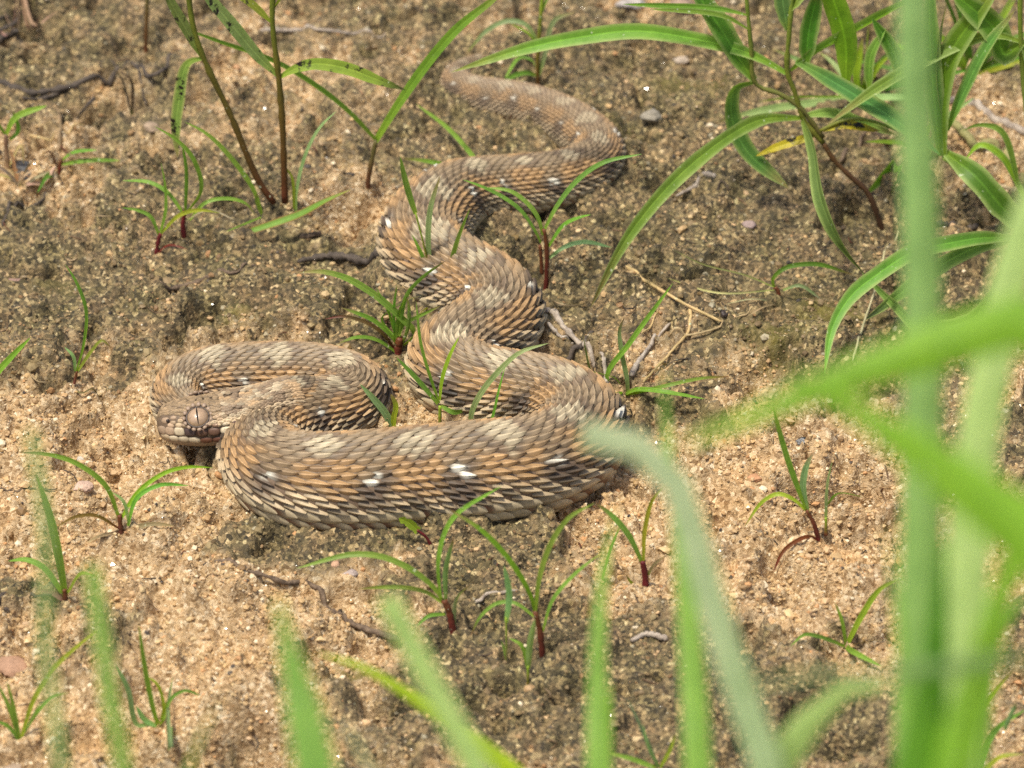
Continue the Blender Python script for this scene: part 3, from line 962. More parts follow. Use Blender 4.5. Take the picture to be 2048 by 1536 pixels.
def ribbon(C, width, stops, shape='grass', roll=50.0, twist=0.0, fold=0.22, rim=None, edge_wave=0.0, wdir=None, show=True):
    """a leaf blade along C: folded along its midrib, width in metres, colours from base to tip"""
    n = len(C)
    t = np.linspace(0, 1, n)
    T = tangents(C)
    chord = C[-1] - C[0]; chord[2] = 0
    if np.linalg.norm(chord) < 1e-6:
        chord = np.array([1.0, 0, 0])
    side = unit(np.cross(chord, np.array([0, 0, 1.0])))[None, :].repeat(n, 0)     # level, across the leaf
    if np.dot(side[0], FWD) > 0:
        side = -side
    side = unit(side - T * np.sum(side * T, 1, keepdims=True))
    nrm = unit(np.cross(side, T))
    a = np.radians(roll + twist * t)
    W = np.cos(a)[:, None] * side + np.sin(a)[:, None] * nrm
    W2 = np.cos(a)[:, None] * side - np.sin(a)[:, None] * nrm
    if show and np.abs(W2 @ FWD).mean() < np.abs(W @ FWD).mean():
        W = W2
    if wdir is not None:
        w0 = unit(np.asarray(wdir)[None, :] - T * (T @ np.asarray(wdir))[:, None])
        b0 = np.cross(T, w0)
        W = np.cos(a)[:, None] * w0 + np.sin(a)[:, None] * b0
    N = np.cross(W, T)
    flip = np.sign(np.sum(N * np.array([0, 0, 1.0]), 1) + 1e-9).mean()
    N = N * (1 if flip >= 0 else -1)
    if shape == 'grass':
        w = np.interp(t, [0, 0.12, 0.35, 0.65, 0.85, 0.96, 1], [0.62, 0.8, 1.0, 0.92, 0.62, 0.24, 0.02])
    elif shape == 'lance':
        w = np.interp(t, [0, 0.06, 0.2, 0.45, 0.7, 0.88, 0.97, 1], [0.30, 0.42, 0.82, 1.0, 0.88, 0.5, 0.16, 0.02])
    elif shape == 'long':
        w = np.interp(t, [0, 0.5, 0.8, 0.93, 1], [0.8, 1, 0.95, 0.6, 0.1])
    elif shape == 'blunt':
        w = np.interp(t, [0, 0.3, 0.8, 0.95, 1], [0.9, 1, 0.9, 0.6, 0.1])
    else:
        w = np.interp(t, [0, 0.5, 1], [1, 1, 0.7])
    w = w * width * 0.5
    if edge_wave:
        w = w * (1 + edge_wave * np.interp(t, np.linspace(0, 1, 14), rng.normal(0, 1, 14)))
    v = np.array([-1, -0.55, -0.14, 0, 0.14, 0.55, 1.0])
    dep = np.array([1, 0.5, 0.06, -0.05, 0.06, 0.5, 1.0])
    P = C[:, None, :] + W[:, None, :] * (v[None, :, None] * w[:, None, None]) + N[:, None, :] * (dep[None, :, None] * (fold * w)[:, None, None])
    col = lerp3(stops, t)[:, None, :] * np.array([1.18, 0.98, 0.92, 1.45, 0.92, 1.0, 1.18])[None, :, None]
    if rim is not None:
        col[:, 0] = rim; col[:, -1] = rim
    return P.reshape(-1, 3), grid_faces(n, 7), col.reshape(-1, 3)

def blade_colours(base, main, tip=None):
    s = []
    if base is not None:
        s += [(0.0, base), (0.10, tuple(0.6 * b + 0.4 * m for b, m in zip(base, main)))]
    s += [(0.24 if base is not None else 0.0, main), (0.75, main)]
    s += [(1.0, tip if tip is not None else tuple(1.15 * k for k in main))]
    return s

def grow(name, label, cat, root, stems=(), blades=(), group=None, seed=1, rootz=None):
    """one plant. root: photograph px where it leaves the soil.
    stems: (px polyline, width px, base colour, top colour); blades: dicts or (px polyline, width px[, colour key])"""
    r = np.random.default_rng(seed)
    R = gp(*root)
    R = gp(root[0], root[1], gz(R, True)); R[2] = gz(R, True)
    t = thing(name, label, cat, R - np.array([0, 0, 0.001]), group)
    for (px, wpx, cb, ct) in stems:
        P = [on_plane(x, y, R, 0) for (x, y) in px]
        P[0] = np.array([P[0][0], P[0][1], float(soil(P[0][0], P[0][1])[0]) - 0.0015]) if px[0] == root or len(stems) == 1 else P[0]
        C = catmull(P, max(8, 5 * len(P)))
        rad = wpx * mpp(R) * 0.40 * np.linspace(1.08, 0.82, len(C))
        rad = rad * (1 + 0.10 * r.normal(0, 1, len(C)))
        V, F = tube(C, rad, 8)
        tt = np.repeat(np.linspace(0, 1, len(C)), 8)
        mesh_obj('stem', V, F, M_STEM, t, lerp3([(0, cb), (0.55, tuple(0.5 * (a + b) for a, b in zip(cb, ct))), (0.8, ct), (1, ct)], tt))
    for b in blades:
        if not isinstance(b, dict):
            b = dict(px=b[0], w=b[1], c=b[2] if len(b) > 2 else None)
        px = b['px']
        main = b.get('c') or GREEN
        main = tuple(k * f for k, f in zip(main, r.normal(1, 0.10, 3).clip(0.8, 1.2)))
        az = b.get('az', r.uniform(-32, 32))
        if math.hypot(px[0][0] - root[0], px[0][1] - root[1]) < 14:
            S = R + np.array([0, 0, -0.0006])
        else:
            S = on_plane(px[0][0], px[0][1], R, 0)
            S[2] = max(S[2], R[2])
        P = blade_points(px, S, az)
        C = catmull(P, 20 if b.get('shape', 'grass') == 'grass' else 28)
        W = b['w'] * mpp(S) * b.get('k', 0.78)
        roll = b.get('roll', r.uniform(35, 62) * (1 if r.random() < 0.5 else -1))
        base = b.get('base', 'd')
        if b.get('tip') is None and r.random() < 0.4:                # many tips are dry or scorched
            b = dict(b, tip=[(0.30, 0.22, 0.09), (0.16, 0.09, 0.04), (0.26, 0.27, 0.06)][r.integers(3)])
        if base == 'd':
            base = tuple(0.5 * (m + q) for m, q in zip(main, YGREEN))
        V, F, col = ribbon(C, W, blade_colours(base, main, b.get('tip')), b.get('shape', 'grass'), roll, b.get('twist', r.uniform(-30, 30)), b.get('fold', 0.25), b.get('rim'), b.get('wave', 0.0), show=r.random() < 0.85)
        mesh_obj(b.get('part', 'blade'), V, F, b.get('mat', M_BLADE), t, col)
    return t

G_SEED = 'small grass seedlings on the sand'
# ---- seedlings round the snake
grow('grass_seedling', 'bushy grass seedling with red base and many narrow blades between two coils of the snake', 'seedling', (795, 706), (
    ([(795, 706), (797, 690), (800, 676)], 22, MAROON, RUST),), (
    ([(792, 690), (787, 679), (747, 641), (682, 615)], 13), ([(789, 704), (750, 679), (712, 675), (672, 689)], 12),
    dict(px=[(806, 690), (830, 668), (800, 634), (765, 602), (735, 580), (690, 555), (642, 543), (592, 546)], w=19, az=6),
    ([(794, 684), (797, 634), (810, 594)], 12), ([(796, 680), (764, 639), (795, 611), (824, 597), (847, 591)], 8), ([(800, 668), (812, 594), (844, 556), (892, 521)], 11),
    dict(px=[(785, 700), (762, 664), (730, 644), (687, 633), (650, 638)], w=10, c=(0.10, 0.06, 0.02), base=MAROON, tip=(0.16, 0.02, 0.02)),
    ([(790, 680), (788, 620), (794, 569)], 9), ([(790, 670), (775, 620), (752, 575)], 9), ([(798, 672), (807, 649), (834, 634), (882, 611)], 10),
    ([(803, 690), (815, 660), (818, 615), (812, 590)], 10)), G_SEED, 11)
grow('grass_seedling', 'tall upright seedling with a wide bluish blade, rooted inside the bend of the zigzag body', 'seedling', (871, 610), (
    ([(871, 610), (868, 585), (864, 560)], 10, MAROON, RUST), ([(868, 585), (850, 500), (831, 425)], 6, RUST, YGREEN)), (
    dict(px=[(868, 572), (858, 500), (861, 420), (880, 352)], w=18, c=GREYG, az=5), dict(px=[(831, 427), (818, 390), (806, 345), (800, 312)], w=18, c=GREEN, az=0),
    dict(px=[(884, 606), (897, 544), (917, 476), (940, 416)], w=15), ([(868, 570), (845, 514), (824, 469)], 12), ([(870, 606), (850, 620), (835, 632), (822, 640)], 8, YGREEN)), G_SEED, 12)
grow('grass_seedling', 'seedling of four thin spreading blades standing in front of the middle of the snake', 'seedling', (880, 868), (
    ([(880, 868), (880, 840), (880, 812)], 10, RUST, YGREEN),), (
    dict(px=[(878, 806), (855, 740), (840, 683), (832, 602)], w=13, az=0), dict(px=[(880, 800), (886, 755), (900, 712), (918, 674)], w=15, c=YGREEN, az=-5),
    dict(px=[(876, 808), (835, 760), (792, 714)], w=14, az=10), ([(882, 812), (905, 824), (930, 838)], 13)), G_SEED, 13)
grow('grass_seedling', 'pair of leaning blades rising from behind the thick front coil', 'seedling', (955, 884), (), (
    dict(px=[(945, 884), (942, 836), (960, 790), (1000, 740), (1040, 705), (1098, 686)], w=16, c=GREYG, az=8), dict(px=[(965, 884), (984, 838), (998, 780), (1010, 735)], w=9, az=0)), G_SEED, 14)
grow('grass_seedling', 'short stout light green blade with a stubby yellowish shoot above the front coil', 'seedling', (786, 872), (), (
    dict(px=[(782, 872), (775, 834), (748, 798), (720, 768)], w=19, c=PALE, az=0), dict(px=[(790, 872), (788, 835), (792, 810), (782, 788)], w=15, c=YGREEN, az=0, shape='blunt')), G_SEED, 15)
grow('grass_seedling', 'seedling on a dark red stalk with arching blades crossing the far bend of the snake', 'seedling', (1090, 556), (
    ([(1090, 556), (1094, 520), (1092, 480), (1088, 458)], 13, MAROON, RUST), ([(1084, 548), (1082, 515), (1080, 490)], 10, RUST, RUST)), (
    dict(px=[(1081, 486), (1074, 470), (1040, 420), (1003, 393), (965, 374), (925, 359)], w=13, az=8), dict(px=[(1086, 470), (1074, 432), (1050, 402), (1020, 382), (972, 375)], w=12, az=-12),
    dict(px=[(1090, 458), (1117, 408), (1159, 357), (1207, 325), (1284, 308)], w=14, az=0), dict(px=[(1098, 492), (1128, 450), (1156, 436), (1182, 429)], w=12), dict(px=[(1098, 516), (1131, 493), (1168, 484), (1224, 495)], w=12, c=GREYG)), G_SEED, 16)
grow('grass_seedling', 'seedling with long thin blades fanning out over the narrowing rear body', 'seedling', (1003, 428), (), (
    dict(px=[(1001, 428), (998, 380), (960, 330), (900, 260), (832, 208)], w=13, az=0), dict(px=[(998, 428), (985, 366), (940, 345), (870, 325), (800, 316)], w=13, az=5), dict(px=[(1006, 428), (1012, 372), (1060, 335), (1130, 325), (1212, 335)], w=11, az=0),
    dict(px=[(1003, 426), (1003, 372), (1012, 346)], w=8, az=0)), G_SEED, 17)
grow('grass_seedling', 'sprawling seedling with long low blades growing beside a small burrow right of the thick coil', 'seedling', (1254, 808), (
    ([(1254, 808), (1250, 795), (1246, 784)], 14, MAROON, RUST),), (
    dict(px=[(1248, 806), (1214, 756), (1261, 684), (1306, 621), (1346, 566)], w=14, az=0), dict(px=[(1246, 790), (1232, 766), (1184, 744), (1119, 721), (1049, 708), (982, 706)], w=11, az=-4), dict(px=[(1258, 800), (1254, 762), (1244, 709), (1239, 660), (1249, 634)], w=13, c=GREYG, tip=(0.22, 0.12, 0.08)),
    dict(px=[(1190, 762), (1178, 735), (1170, 695), (1166, 670)], w=9, c=(0.11, 0.16, 0.04)), dict(px=[(1248, 790), (1274, 779), (1324, 783), (1410, 798)], w=13), dict(px=[(1250, 790), (1330, 772), (1400, 757), (1462, 753)], w=10, tip=(0.22, 0.07, 0.03)),
    dict(px=[(1246, 796), (1238, 795), (1228, 786)], w=9)), G_SEED, 18)
grow('grass_seedling', 'tiny seedling with one curled dark blade among pale dry threads on crusted soil', 'seedling', (1558, 592), (
    ([(1558, 592), (1556, 582), (1550, 574)], 12, MAROON, RUST),), (
    dict(px=[(1550, 575), (1545, 560), (1568, 537), (1630, 528), (1705, 549)], w=12, c=DEEP), dict(px=[(1566, 580), (1600, 571), (1643, 599)], w=9, c=GREYG, tip=(0.35, 0.3, 0.22)),
    dict(px=[(1548, 574), (1490, 550), (1405, 528), (1345, 499)], w=4.5, c=(0.20, 0.19, 0.06), part='dry_thread', mat=M_DRY), dict(px=[(1548, 580), (1440, 586), (1330, 578)], w=5, c=STRAW, part='dry_thread', mat=M_DRY),
    dict(px=[(1550, 588), (1500, 606), (1450, 612)], w=4, c=(0.33, 0.24, 0.13), part='dry_thread', mat=M_DRY), dict(px=[(1554, 592), (1520, 620), (1490, 640)], w=5, c=TANDRY, part='dry_thread', mat=M_DRY)), G_SEED, 19)
grow('grass_seedling', 'lone seedling with one tall curved blade and two short ones left of the snake', 'seedling', (141, 792), (
    ([(141, 792), (148, 768), (154, 742)], 9, (0.16, 0.05, 0.04), RUST),), (
    dict(px=[(153, 744), (168, 690), (173, 620), (152, 562), (130, 528)], w=13, az=0), ([(156, 742), (185, 700), (205, 681), (222, 696)], 10), ([(150, 742), (146, 712), (129, 694)], 9, GREYG),
    dict(px=[(146, 790), (165, 786), (185, 800), (204, 818)], w=5, c=(0.14, 0.09, 0.03), part='dry_thread', mat=M_DRY)), G_SEED, 20)
grow('grass_seedling', 'single slanting blade growing alone on bare crust far left of the coils', 'seedling', (-45, 800), (), (dict(px=[(-45, 800), (-5, 745), (28, 708), (62, 674)], w=17, az=0),), G_SEED, 21)
grow('grass_seedling', 'seedling with two wide wilting brown leaves and arching green blades below the snake head', 'seedling', (245, 1092), (
    ([(245, 1092), (242, 1062), (239, 1030)], 13, (0.10, 0.035, 0.025), RUST),), (
    dict(px=[(238, 1036), (210, 970), (150, 925), (92, 908), (36, 905)], w=14, az=0), dict(px=[(241, 1040), (275, 985), (330, 945), (375, 934), (426, 935)], w=12, c=YGREEN), dict(px=[(256, 1052), (275, 995), (320, 970), (378, 971)], w=12, az=10), ([(258, 1052), (246, 1002), (224, 984)], 10, PALE),
    dict(px=[(236, 1056), (190, 1031), (150, 1034), (110, 1056)], w=10, c=(0.15, 0.10, 0.03), base=RUST, part='dead_leaf'), dict(px=[(244, 1070), (290, 1050), (318, 1048), (348, 1052)], w=12, c=(0.24, 0.17, 0.09), base=RUST, part='dead_leaf', mat=M_DRY),
    dict(px=[(238, 1078), (200, 1072), (172, 1086)], w=8, c=TANDRY, base=RUST, part='dead_leaf', mat=M_DRY)), G_SEED, 22)
grow('grass_seedling', 'blurry upright seedling with a straight stiff blade at the edge of the pale sand', 'seedling', (132, 1215), (
    ([(132, 1215), (130, 1195), (128, 1178)], 14, (0.1, 0.04, 0.025), RUST),), (
    dict(px=[(130, 1192), (118, 1120), (100, 1035), (72, 948)], w=24, az=0), dict(px=[(124, 1185), (90, 1138), (55, 1120), (16, 1122)], w=16), ([(136, 1185), (165, 1146), (187, 1152)], 12),
    dict(px=[(126, 1208), (100, 1185), (72, 1180)], w=12, c=TANDRY, base=RUST, part='dead_leaf', mat=M_DRY)), G_SEED, 23)
grow('grass_seedling', 'seedling with six spreading blades on reddish base below the belly of the front coil', 'seedling', (908, 1242), (
    ([(908, 1242), (898, 1222), (888, 1200)], 19, MAROON, RUST),), (
    dict(px=[(884, 1200), (872, 1180), (824, 1140), (762, 1113), (702, 1109), (592, 1137)], w=16, az=0), dict(px=[(882, 1196), (877, 1125), (892, 1060), (917, 1025), (1003, 972)], w=14, az=0), dict(px=[(892, 1200), (892, 1140), (908, 1072)], w=15, c=GREYG, tip=(0.2, 0.05, 0.04)),
    dict(px=[(884, 1205), (855, 1185), (812, 1175), (762, 1174), (714, 1178)], w=12), dict(px=[(908, 1232), (914, 1197), (942, 1168)], w=11, c=GREYG, tip=(0.25, 0.12, 0.05)), dict(px=[(890, 1228), (857, 1232), (834, 1252)], w=10)), G_SEED, 24)
grow('grass_seedling', 'seedling with two crossing bright blades and dark red foot on dark crust', 'seedling', (1088, 1300), (
    ([(1088, 1300), (1080, 1262), (1070, 1222)], 16, MAROON, RUST),), (
    dict(px=[(1070, 1228), (1060, 1190), (1022, 1125), (962, 1060), (897, 1018)], w=15, c=(0.13, 0.26, 0.02), az=0), dict(px=[(1071, 1224), (1081, 1150), (1106, 1080), (1141, 1033), (1190, 1006)], w=16, az=0), dict(px=[(1086, 1262), (1106, 1200), (1150, 1148), (1205, 1104)], w=12),
    dict(px=[(1072, 1236), (1030, 1206), (996, 1206), (962, 1232), (940, 1274)], w=10, tip=(0.2, 0.05, 0.05))), G_SEED, 25)
grow('grass_seedling', 'little two-leaved sprout with broad pale leaf just below the crossing blades', 'seedling', (1056, 1358), (
    ([(1056, 1358), (1056, 1345), (1056, 1332)], 7, RUST, YGREEN),), (
    dict(px=[(1057, 1338), (1060, 1290), (1070, 1238)], w=18, c=PALE), dict(px=[(1055, 1338), (1042, 1290), (1018, 1276)], w=11)), G_SEED, 26)
grow('grass_seedling', 'small sprout with one upright spoon shaped leaf on crusted soil below the snake', 'seedling', (1012, 1336), (
    ([(1012, 1336), (1013, 1290), (1012, 1235)], 6, (0.2, 0.14, 0.08), YGREEN),), (
    dict(px=[(1012, 1245), (1018, 1190), (1008, 1130)], w=17, c=PALE), dict(px=[(1012, 1318), (1008, 1300), (1002, 1282)], w=12, c=PALE)), G_SEED, 27)
grow('grass_seedling', 'seedling with thick crimson stalk and two long narrow blades on bright sand', 'seedling', (1292, 1178), (
    ([(1292, 1178), (1290, 1150), (1285, 1122)], 18, MAROON, MAROON),), (
    dict(px=[(1284, 1126), (1256, 1070), (1222, 1030), (1190, 1006)], w=18, az=0), dict(px=[(1287, 1122), (1290, 1060), (1305, 1000), (1328, 972)], w=12, c=YGREEN, az=0), dict(px=[(1296, 1150), (1308, 1130), (1330, 1112)], w=8, c=(0.15, 0.12, 0.06)),
    dict(px=[(1284, 1178), (1300, 1174), (1322, 1192)], w=6, c=TANDRY, part='dry_thread', mat=M_DRY), dict(px=[(1280, 1178), (1262, 1165), (1252, 1150)], w=9, c=YGREEN)), G_SEED, 28)
grow('grass_seedling', 'single slender blade leaning right beside the crimson stalked seedling', 'seedling', (1203, 1172), (), (dict(px=[(1203, 1172), (1222, 1100), (1246, 1040)], w=13, az=0),), G_SEED, 29)
grow('grass_seedling', 'seedling on a soil lump with bluish leaves and red trailing leaf by the crumbled hole', 'seedling', (1640, 1076), (
    ([(1640, 1076), (1628, 1048), (1614, 1020)], 12, MAROON, RUST), ([(1652, 1070), (1652, 1050), (1652, 1035)], 9, MAROON, YGREEN)), (
    dict(px=[(1612, 1020), (1583, 943), (1563, 880), (1546, 812)], w=17, az=0), dict(px=[(1617, 1024), (1607, 968), (1614, 930), (1627, 905)], w=20, c=GREYG, az=0, tip=(0.35, 0.25, 0.15)), dict(px=[(1611, 1020), (1586, 998), (1556, 988), (1526, 1003), (1488, 1055)], w=11, c=YGREEN),
    dict(px=[(1652, 1044), (1656, 968), (1665, 920)], w=14, c=GREYG, az=0), dict(px=[(1655, 1010), (1676, 988), (1726, 994)], w=12), dict(px=[(1634, 1082), (1611, 1082), (1568, 1105), (1546, 1145)], w=11, c=(0.14, 0.05, 0.015), base=MAROON, tip=MAROON)), G_SEED, 30)
grow('grass_seedling', 'seedling with one leaning blade and a flat low leaf where sand meets dark crust', 'seedling', (1692, 1296), (), (
    dict(px=[(1694, 1294), (1726, 1227), (1761, 1177), (1800, 1156)], w=16, c=YGREEN, az=0), dict(px=[(1692, 1294), (1683, 1240), (1669, 1203)], w=11), dict(px=[(1690, 1294), (1636, 1273), (1606, 1283), (1580, 1303)], w=12), dict(px=[(1690, 1296), (1711, 1306), (1763, 1332)], w=15),
    dict(px=[(1696, 1294), (1735, 1283), (1775, 1280)], w=7, c=TANDRY, part='dry_thread', mat=M_DRY)), G_SEED, 31)
grow('grass_seedling', 'clump of stiff upright blades growing at the lip of a dark hollow', 'seedling', (318, 1490), (), (
    dict(px=[(312, 1488), (305, 1415), (288, 1330), (277, 1248)], w=16, az=0), dict(px=[(300, 1490), (275, 1450), (255, 1377), (231, 1328)], w=15, c=GREYG, az=0), dict(px=[(345, 1560), (340, 1500), (335, 1415), (346, 1358)], w=18, c=PALE, az=0), dict(px=[(316, 1488), (327, 1415), (312, 1365), (290, 1352)], w=10, c=YGREEN),
    dict(px=[(330, 1420), (347, 1392), (370, 1381), (402, 1391)], w=9), dict(px=[(308, 1490), (290, 1440), (272, 1412)], w=14, c=GREYG), dict(px=[(318, 1485), (325, 1440), (333, 1400)], w=12, c=YGREEN)), G_SEED, 32)
grow('grass_seedling', 'low tuft of thin blades beside a pinkish stone', 'seedling', (40, 1478), (), (
    dict(px=[(36, 1476), (20, 1420), (-4, 1368)], w=12), dict(px=[(36, 1474), (26, 1410), (14, 1362)], w=11), dict(px=[(46, 1468), (70, 1395), (112, 1332), (196, 1258)], w=13, az=0, c=YGREEN), dict(px=[(48, 1464), (100, 1396), (142, 1384)], w=9), dict(px=[(38, 1480), (15, 1452), (-12, 1440)], w=11), dict(px=[(50, 1466), (70, 1425), (80, 1405)], w=9, c=PALE)), G_SEED, 33)
grow('grass_seedling', 'small blurred tuft with short blunt blades on the dark crust', 'seedling', (1318, 1545), (), (
    dict(px=[(1318, 1545), (1288, 1470), (1254, 1396)], w=14, c=GREYG, az=0), dict(px=[(1310, 1545), (1294, 1490), (1286, 1448)], w=15, c=PALE), dict(px=[(1325, 1545), (1340, 1500), (1352, 1465)], w=11, c=YGREEN), dict(px=[(1310, 1545), (1270, 1520), (1215, 1505)], w=13)), G_SEED, 34)
grow('grass_seedling', 'seedling with curving yellowish blades at the foot of the tall crossing grass leaves', 'seedling', (1955, 1540), (), (
    dict(px=[(1955, 1540), (1990, 1462), (2052, 1418)], w=16), dict(px=[(1950, 1540), (1955, 1450), (1990, 1385), (2032, 1335)], w=13, c=YGREEN, az=0), dict(px=[(1965, 1540), (2000, 1515), (2052, 1508)], w=14, c=YGREEN), dict(px=[(2010, 1460), (2022, 1430), (2034, 1405)], w=14, c=PALE)), G_SEED, 35)
grow('grass_seedling', 'tiny red stalk ending in a chewed yellow-green leaf under the front coil', 'seedling', (866, 1086), (
    ([(866, 1086), (852, 1074), (834, 1060)], 8, MAROON, MAROON),), (dict(px=[(836, 1062), (818, 1046), (798, 1036)], w=22, c=YGREEN, az=0, shape='blunt', wave=0.15),), G_SEED, 36)
grow('grass_seedling', 'seedling with two small maroon-footed shoots left of the tall herb', 'seedling', (311, 506), (
    ([(311, 506), (316, 486), (321, 466)], 12, MAROON, MAROON), ([(368, 474), (366, 448), (370, 422)], 13, MAROON, MAROON)), (
    dict(px=[(318, 470), (300, 432), (275, 420), (243, 415)], w=10), dict(px=[(321, 466), (332, 420), (331, 370), (322, 325)], w=12, az=0), dict(px=[(323, 466), (360, 430), (400, 420), (442, 426)], w=11, c=YGREEN), dict(px=[(313, 504), (340, 492), (376, 499)], w=6, c=(0.2, 0.035, 0.02), base=MAROON, tip=RUST),
    dict(px=[(366, 426), (335, 385), (300, 365), (244, 361)], w=11), dict(px=[(371, 424), (373, 340), (364, 285)], w=11, az=0), dict(px=[(374, 424), (402, 380), (385, 315), (350, 277), (308, 252)], w=12, az=0), dict(px=[(380, 440), (410, 406), (450, 397), (490, 406), (512, 432)], w=10),
    dict(px=[(372, 440), (420, 420), (470, 440)], w=5, c=(0.3, 0.22, 0.13), part='dry_thread', mat=M_DRY)), G_SEED, 37)
grow('grass_seedling', 'seedling with long bowed blades at the muddy foot of the tall herb', 'seedling', (525, 432), (), (
    dict(px=[(522, 430), (505, 376), (450, 302), (410, 265), (368, 243)], w=13, az=0), dict(px=[(592, 424), (594, 380), (612, 308), (640, 255), (674, 221)], w=12, az=0, c=GREYG), dict(px=[(588, 418), (582, 350), (562, 329)], w=8, c=YGREEN),
    dict(px=[(520, 436), (452, 476)], w=6), dict(px=[(515, 430), (512, 400), (515, 385)], w=8)), G_SEED, 38)
grow('grass_seedling', 'one fallen blade with reddish edge lying across the soil before the tall herb', 'seedling', (600, 452), (), (
    dict(px=[(455, 476), (520, 456), (600, 428), (650, 402), (702, 379)], w=22, shape='lance', az=0, rim=(0.24, 0.10, 0.03), fold=0.15),), G_SEED, 39)
grow('grass_seedling', 'seedling with three short level blades beside the black stone and dry tuft', 'seedling', (118, 342), (
    ([(118, 342), (120, 330), (124, 318)], 10, MAROON, RUST),), (
    dict(px=[(124, 320), (150, 304), (194, 300)], w=10), dict(px=[(124, 328), (180, 321), (242, 341)], w=12), dict(px=[(115, 338), (92, 354), (74, 386)], w=14), dict(px=[(118, 330), (100, 316), (80, 312)], w=6, c=RUST, part='dry_thread', mat=M_DRY)), G_SEED, 40)
grow('grass_seedling', 'pale-footed seedling with a broad raised leaf on an orange soil mound', 'seedling', (14, 312), (
    ([(14, 312), (12, 290), (12, 268)], 14, TANDRY, (0.2, 0.12, 0.07)),), (
    dict(px=[(12, 270), (32, 235), (94, 211)], w=18, c=GREEN, az=0), dict(px=[(10, 270), (-4, 250), (-22, 232)], w=14), dict(px=[(20, 280), (36, 262), (26, 222)], w=11), dict(px=[(14, 300), (30, 320), (22, 350)], w=11, c=STRAW, part='dry_thread', mat=M_DRY),
    dict(px=[(18, 300), (42, 290), (48, 330)], w=8, c=STRAW, part='dry_thread', mat=M_DRY), dict(px=[(10, 308), (40, 345), (30, 384)], w=9, c=(0.36, 0.27, 0.17), part='dry_thread', mat=M_DRY)), G_SEED, 41)
grow('grass_seedling', 'red-stalked seedling with narrow curved leaves just past the tail of the snake', 'seedling', (1077, 170), (
    ([(1077, 170), (1075, 130), (1078, 80), (1084, 0), (1086, -40)], 11, (0.12, 0.03, 0.015), YGREEN),), (
    dict(px=[(1072, 150), (1045, 146), (1010, 160), (984, 185)], w=13, c=GREEN), dict(px=[(1073, 140), (1062, 120), (1040, 115), (1008, 160)], w=9), dict(px=[(1076, 84), (1050, 48), (1015, 42), (975, 60), (934, 105)], w=13, c=GREYG),
    dict(px=[(1078, 150), (1090, 110), (1110, 40), (1152, 24)], w=16, c=GREYG), dict(px=[(1076, 100), (1060, 70), (1015, 44)], w=7, c=YGREEN), dict(px=[(1082, 30), (1100, -10), (1130, -40)], w=11)), G_SEED, 42)
grow('grass_seedling', 'slim reddish stem rising alone from bare brown soil behind the dark root', 'seedling', (292, 122), (
    ([(292, 122), (292, 70), (294, 20), (294, -50)], 11, (0.15, 0.045, 0.02), (0.12, 0.12, 0.03)),), (dict(px=[(294, -30), (320, -70), (370, -110)], w=14), dict(px=[(294, -40), (270, -90), (230, -120)], w=14)), G_SEED, 43)

# ---- the grass sprout with two very long blades, and the herbs
grow('grass_sprout', 'wine-red grass sprout forking into two very long straight blades behind the snake', 'grass', (727, 438), (
    ([(727, 438), (731, 400), (738, 350), (752, 280)], 14, MAROON, (0.12, 0.10, 0.03)), ([(718, 436), (706, 405), (698, 385)], 9, RUST, TANDRY)), (
    dict(px=[(752, 282), (680, 210), (560, 130), (440, 85), (358, 54)], w=20, az=0, k=1.15), dict(px=[(752, 282), (790, 220), (860, 120), (920, 52), (988, -2), (1030, -40)], w=18, az=0, c=(0.14, 0.27, 0.02), k=1.15)), None, 51)
grow('spotted_herb', 'tall herb with two brown-red stems and long leaves blotched with black', 'herb', (556, 408), (
    ([(548, 406), (522, 370), (500, 325), (462, 232), (408, 118), (385, 45), (372, -60)], 16, (0.09, 0.028, 0.012), (0.14, 0.17, 0.02)), ([(570, 404), (568, 330), (565, 250), (558, 160), (545, 45), (548, -60)], 16, (0.10, 0.026, 0.012), (0.14, 0.17, 0.02))), (
    dict(px=[(406, 116), (376, 126), (358, 200), (352, 260), (355, 316)], w=34, c=(0.20, 0.30, 0.07), shape='lance', mat=M_SPOT, part='leaf', az=-5, rim=(0.42, 0.42, 0.16), roll=75, twist=0, fold=0.12), dict(px=[(402, 112), (374, 62), (345, 12), (318, -40)], w=30, c=(0.15, 0.20, 0.06), shape='lance', mat=M_SPOT, part='leaf', az=0, roll=60),
    dict(px=[(560, 154), (585, 140), (625, 128), (690, 136), (760, 162), (811, 180)], w=34, c=(0.24, 0.33, 0.05), shape='lance', mat=M_SPOT, part='leaf', az=0, roll=60, twist=10, tip=(0.03, 0.02, 0.018), fold=0.15), dict(px=[(556, 152), (512, 108), (462, 48), (405, -20), (380, -60)], w=36, c=(0.16, 0.25, 0.09), shape='lance', mat=M_SPOT, part='leaf', az=8, roll=65, fold=0.15),
    dict(px=[(543, 45), (505, 10), (470, -16), (430, -50)], w=24, c=(0.2, 0.28, 0.03), shape='lance', mat=M_SPOT, part='leaf', az=0), dict(px=[(547, 20), (566, -10), (575, -60)], w=24, c=(0.2, 0.26, 0.03), shape='lance', mat=M_SPOT, part='leaf', az=0)), None, 52)
LW = dict(shape='lance', part='leaf', mat=M_LEAF, wave=0.035, rim=(0.32, 0.42, 0.13), k=1.15)
def L(px, w, **k):
    d = dict(LW); d.update(px=px, w=w); d.update(k); return d
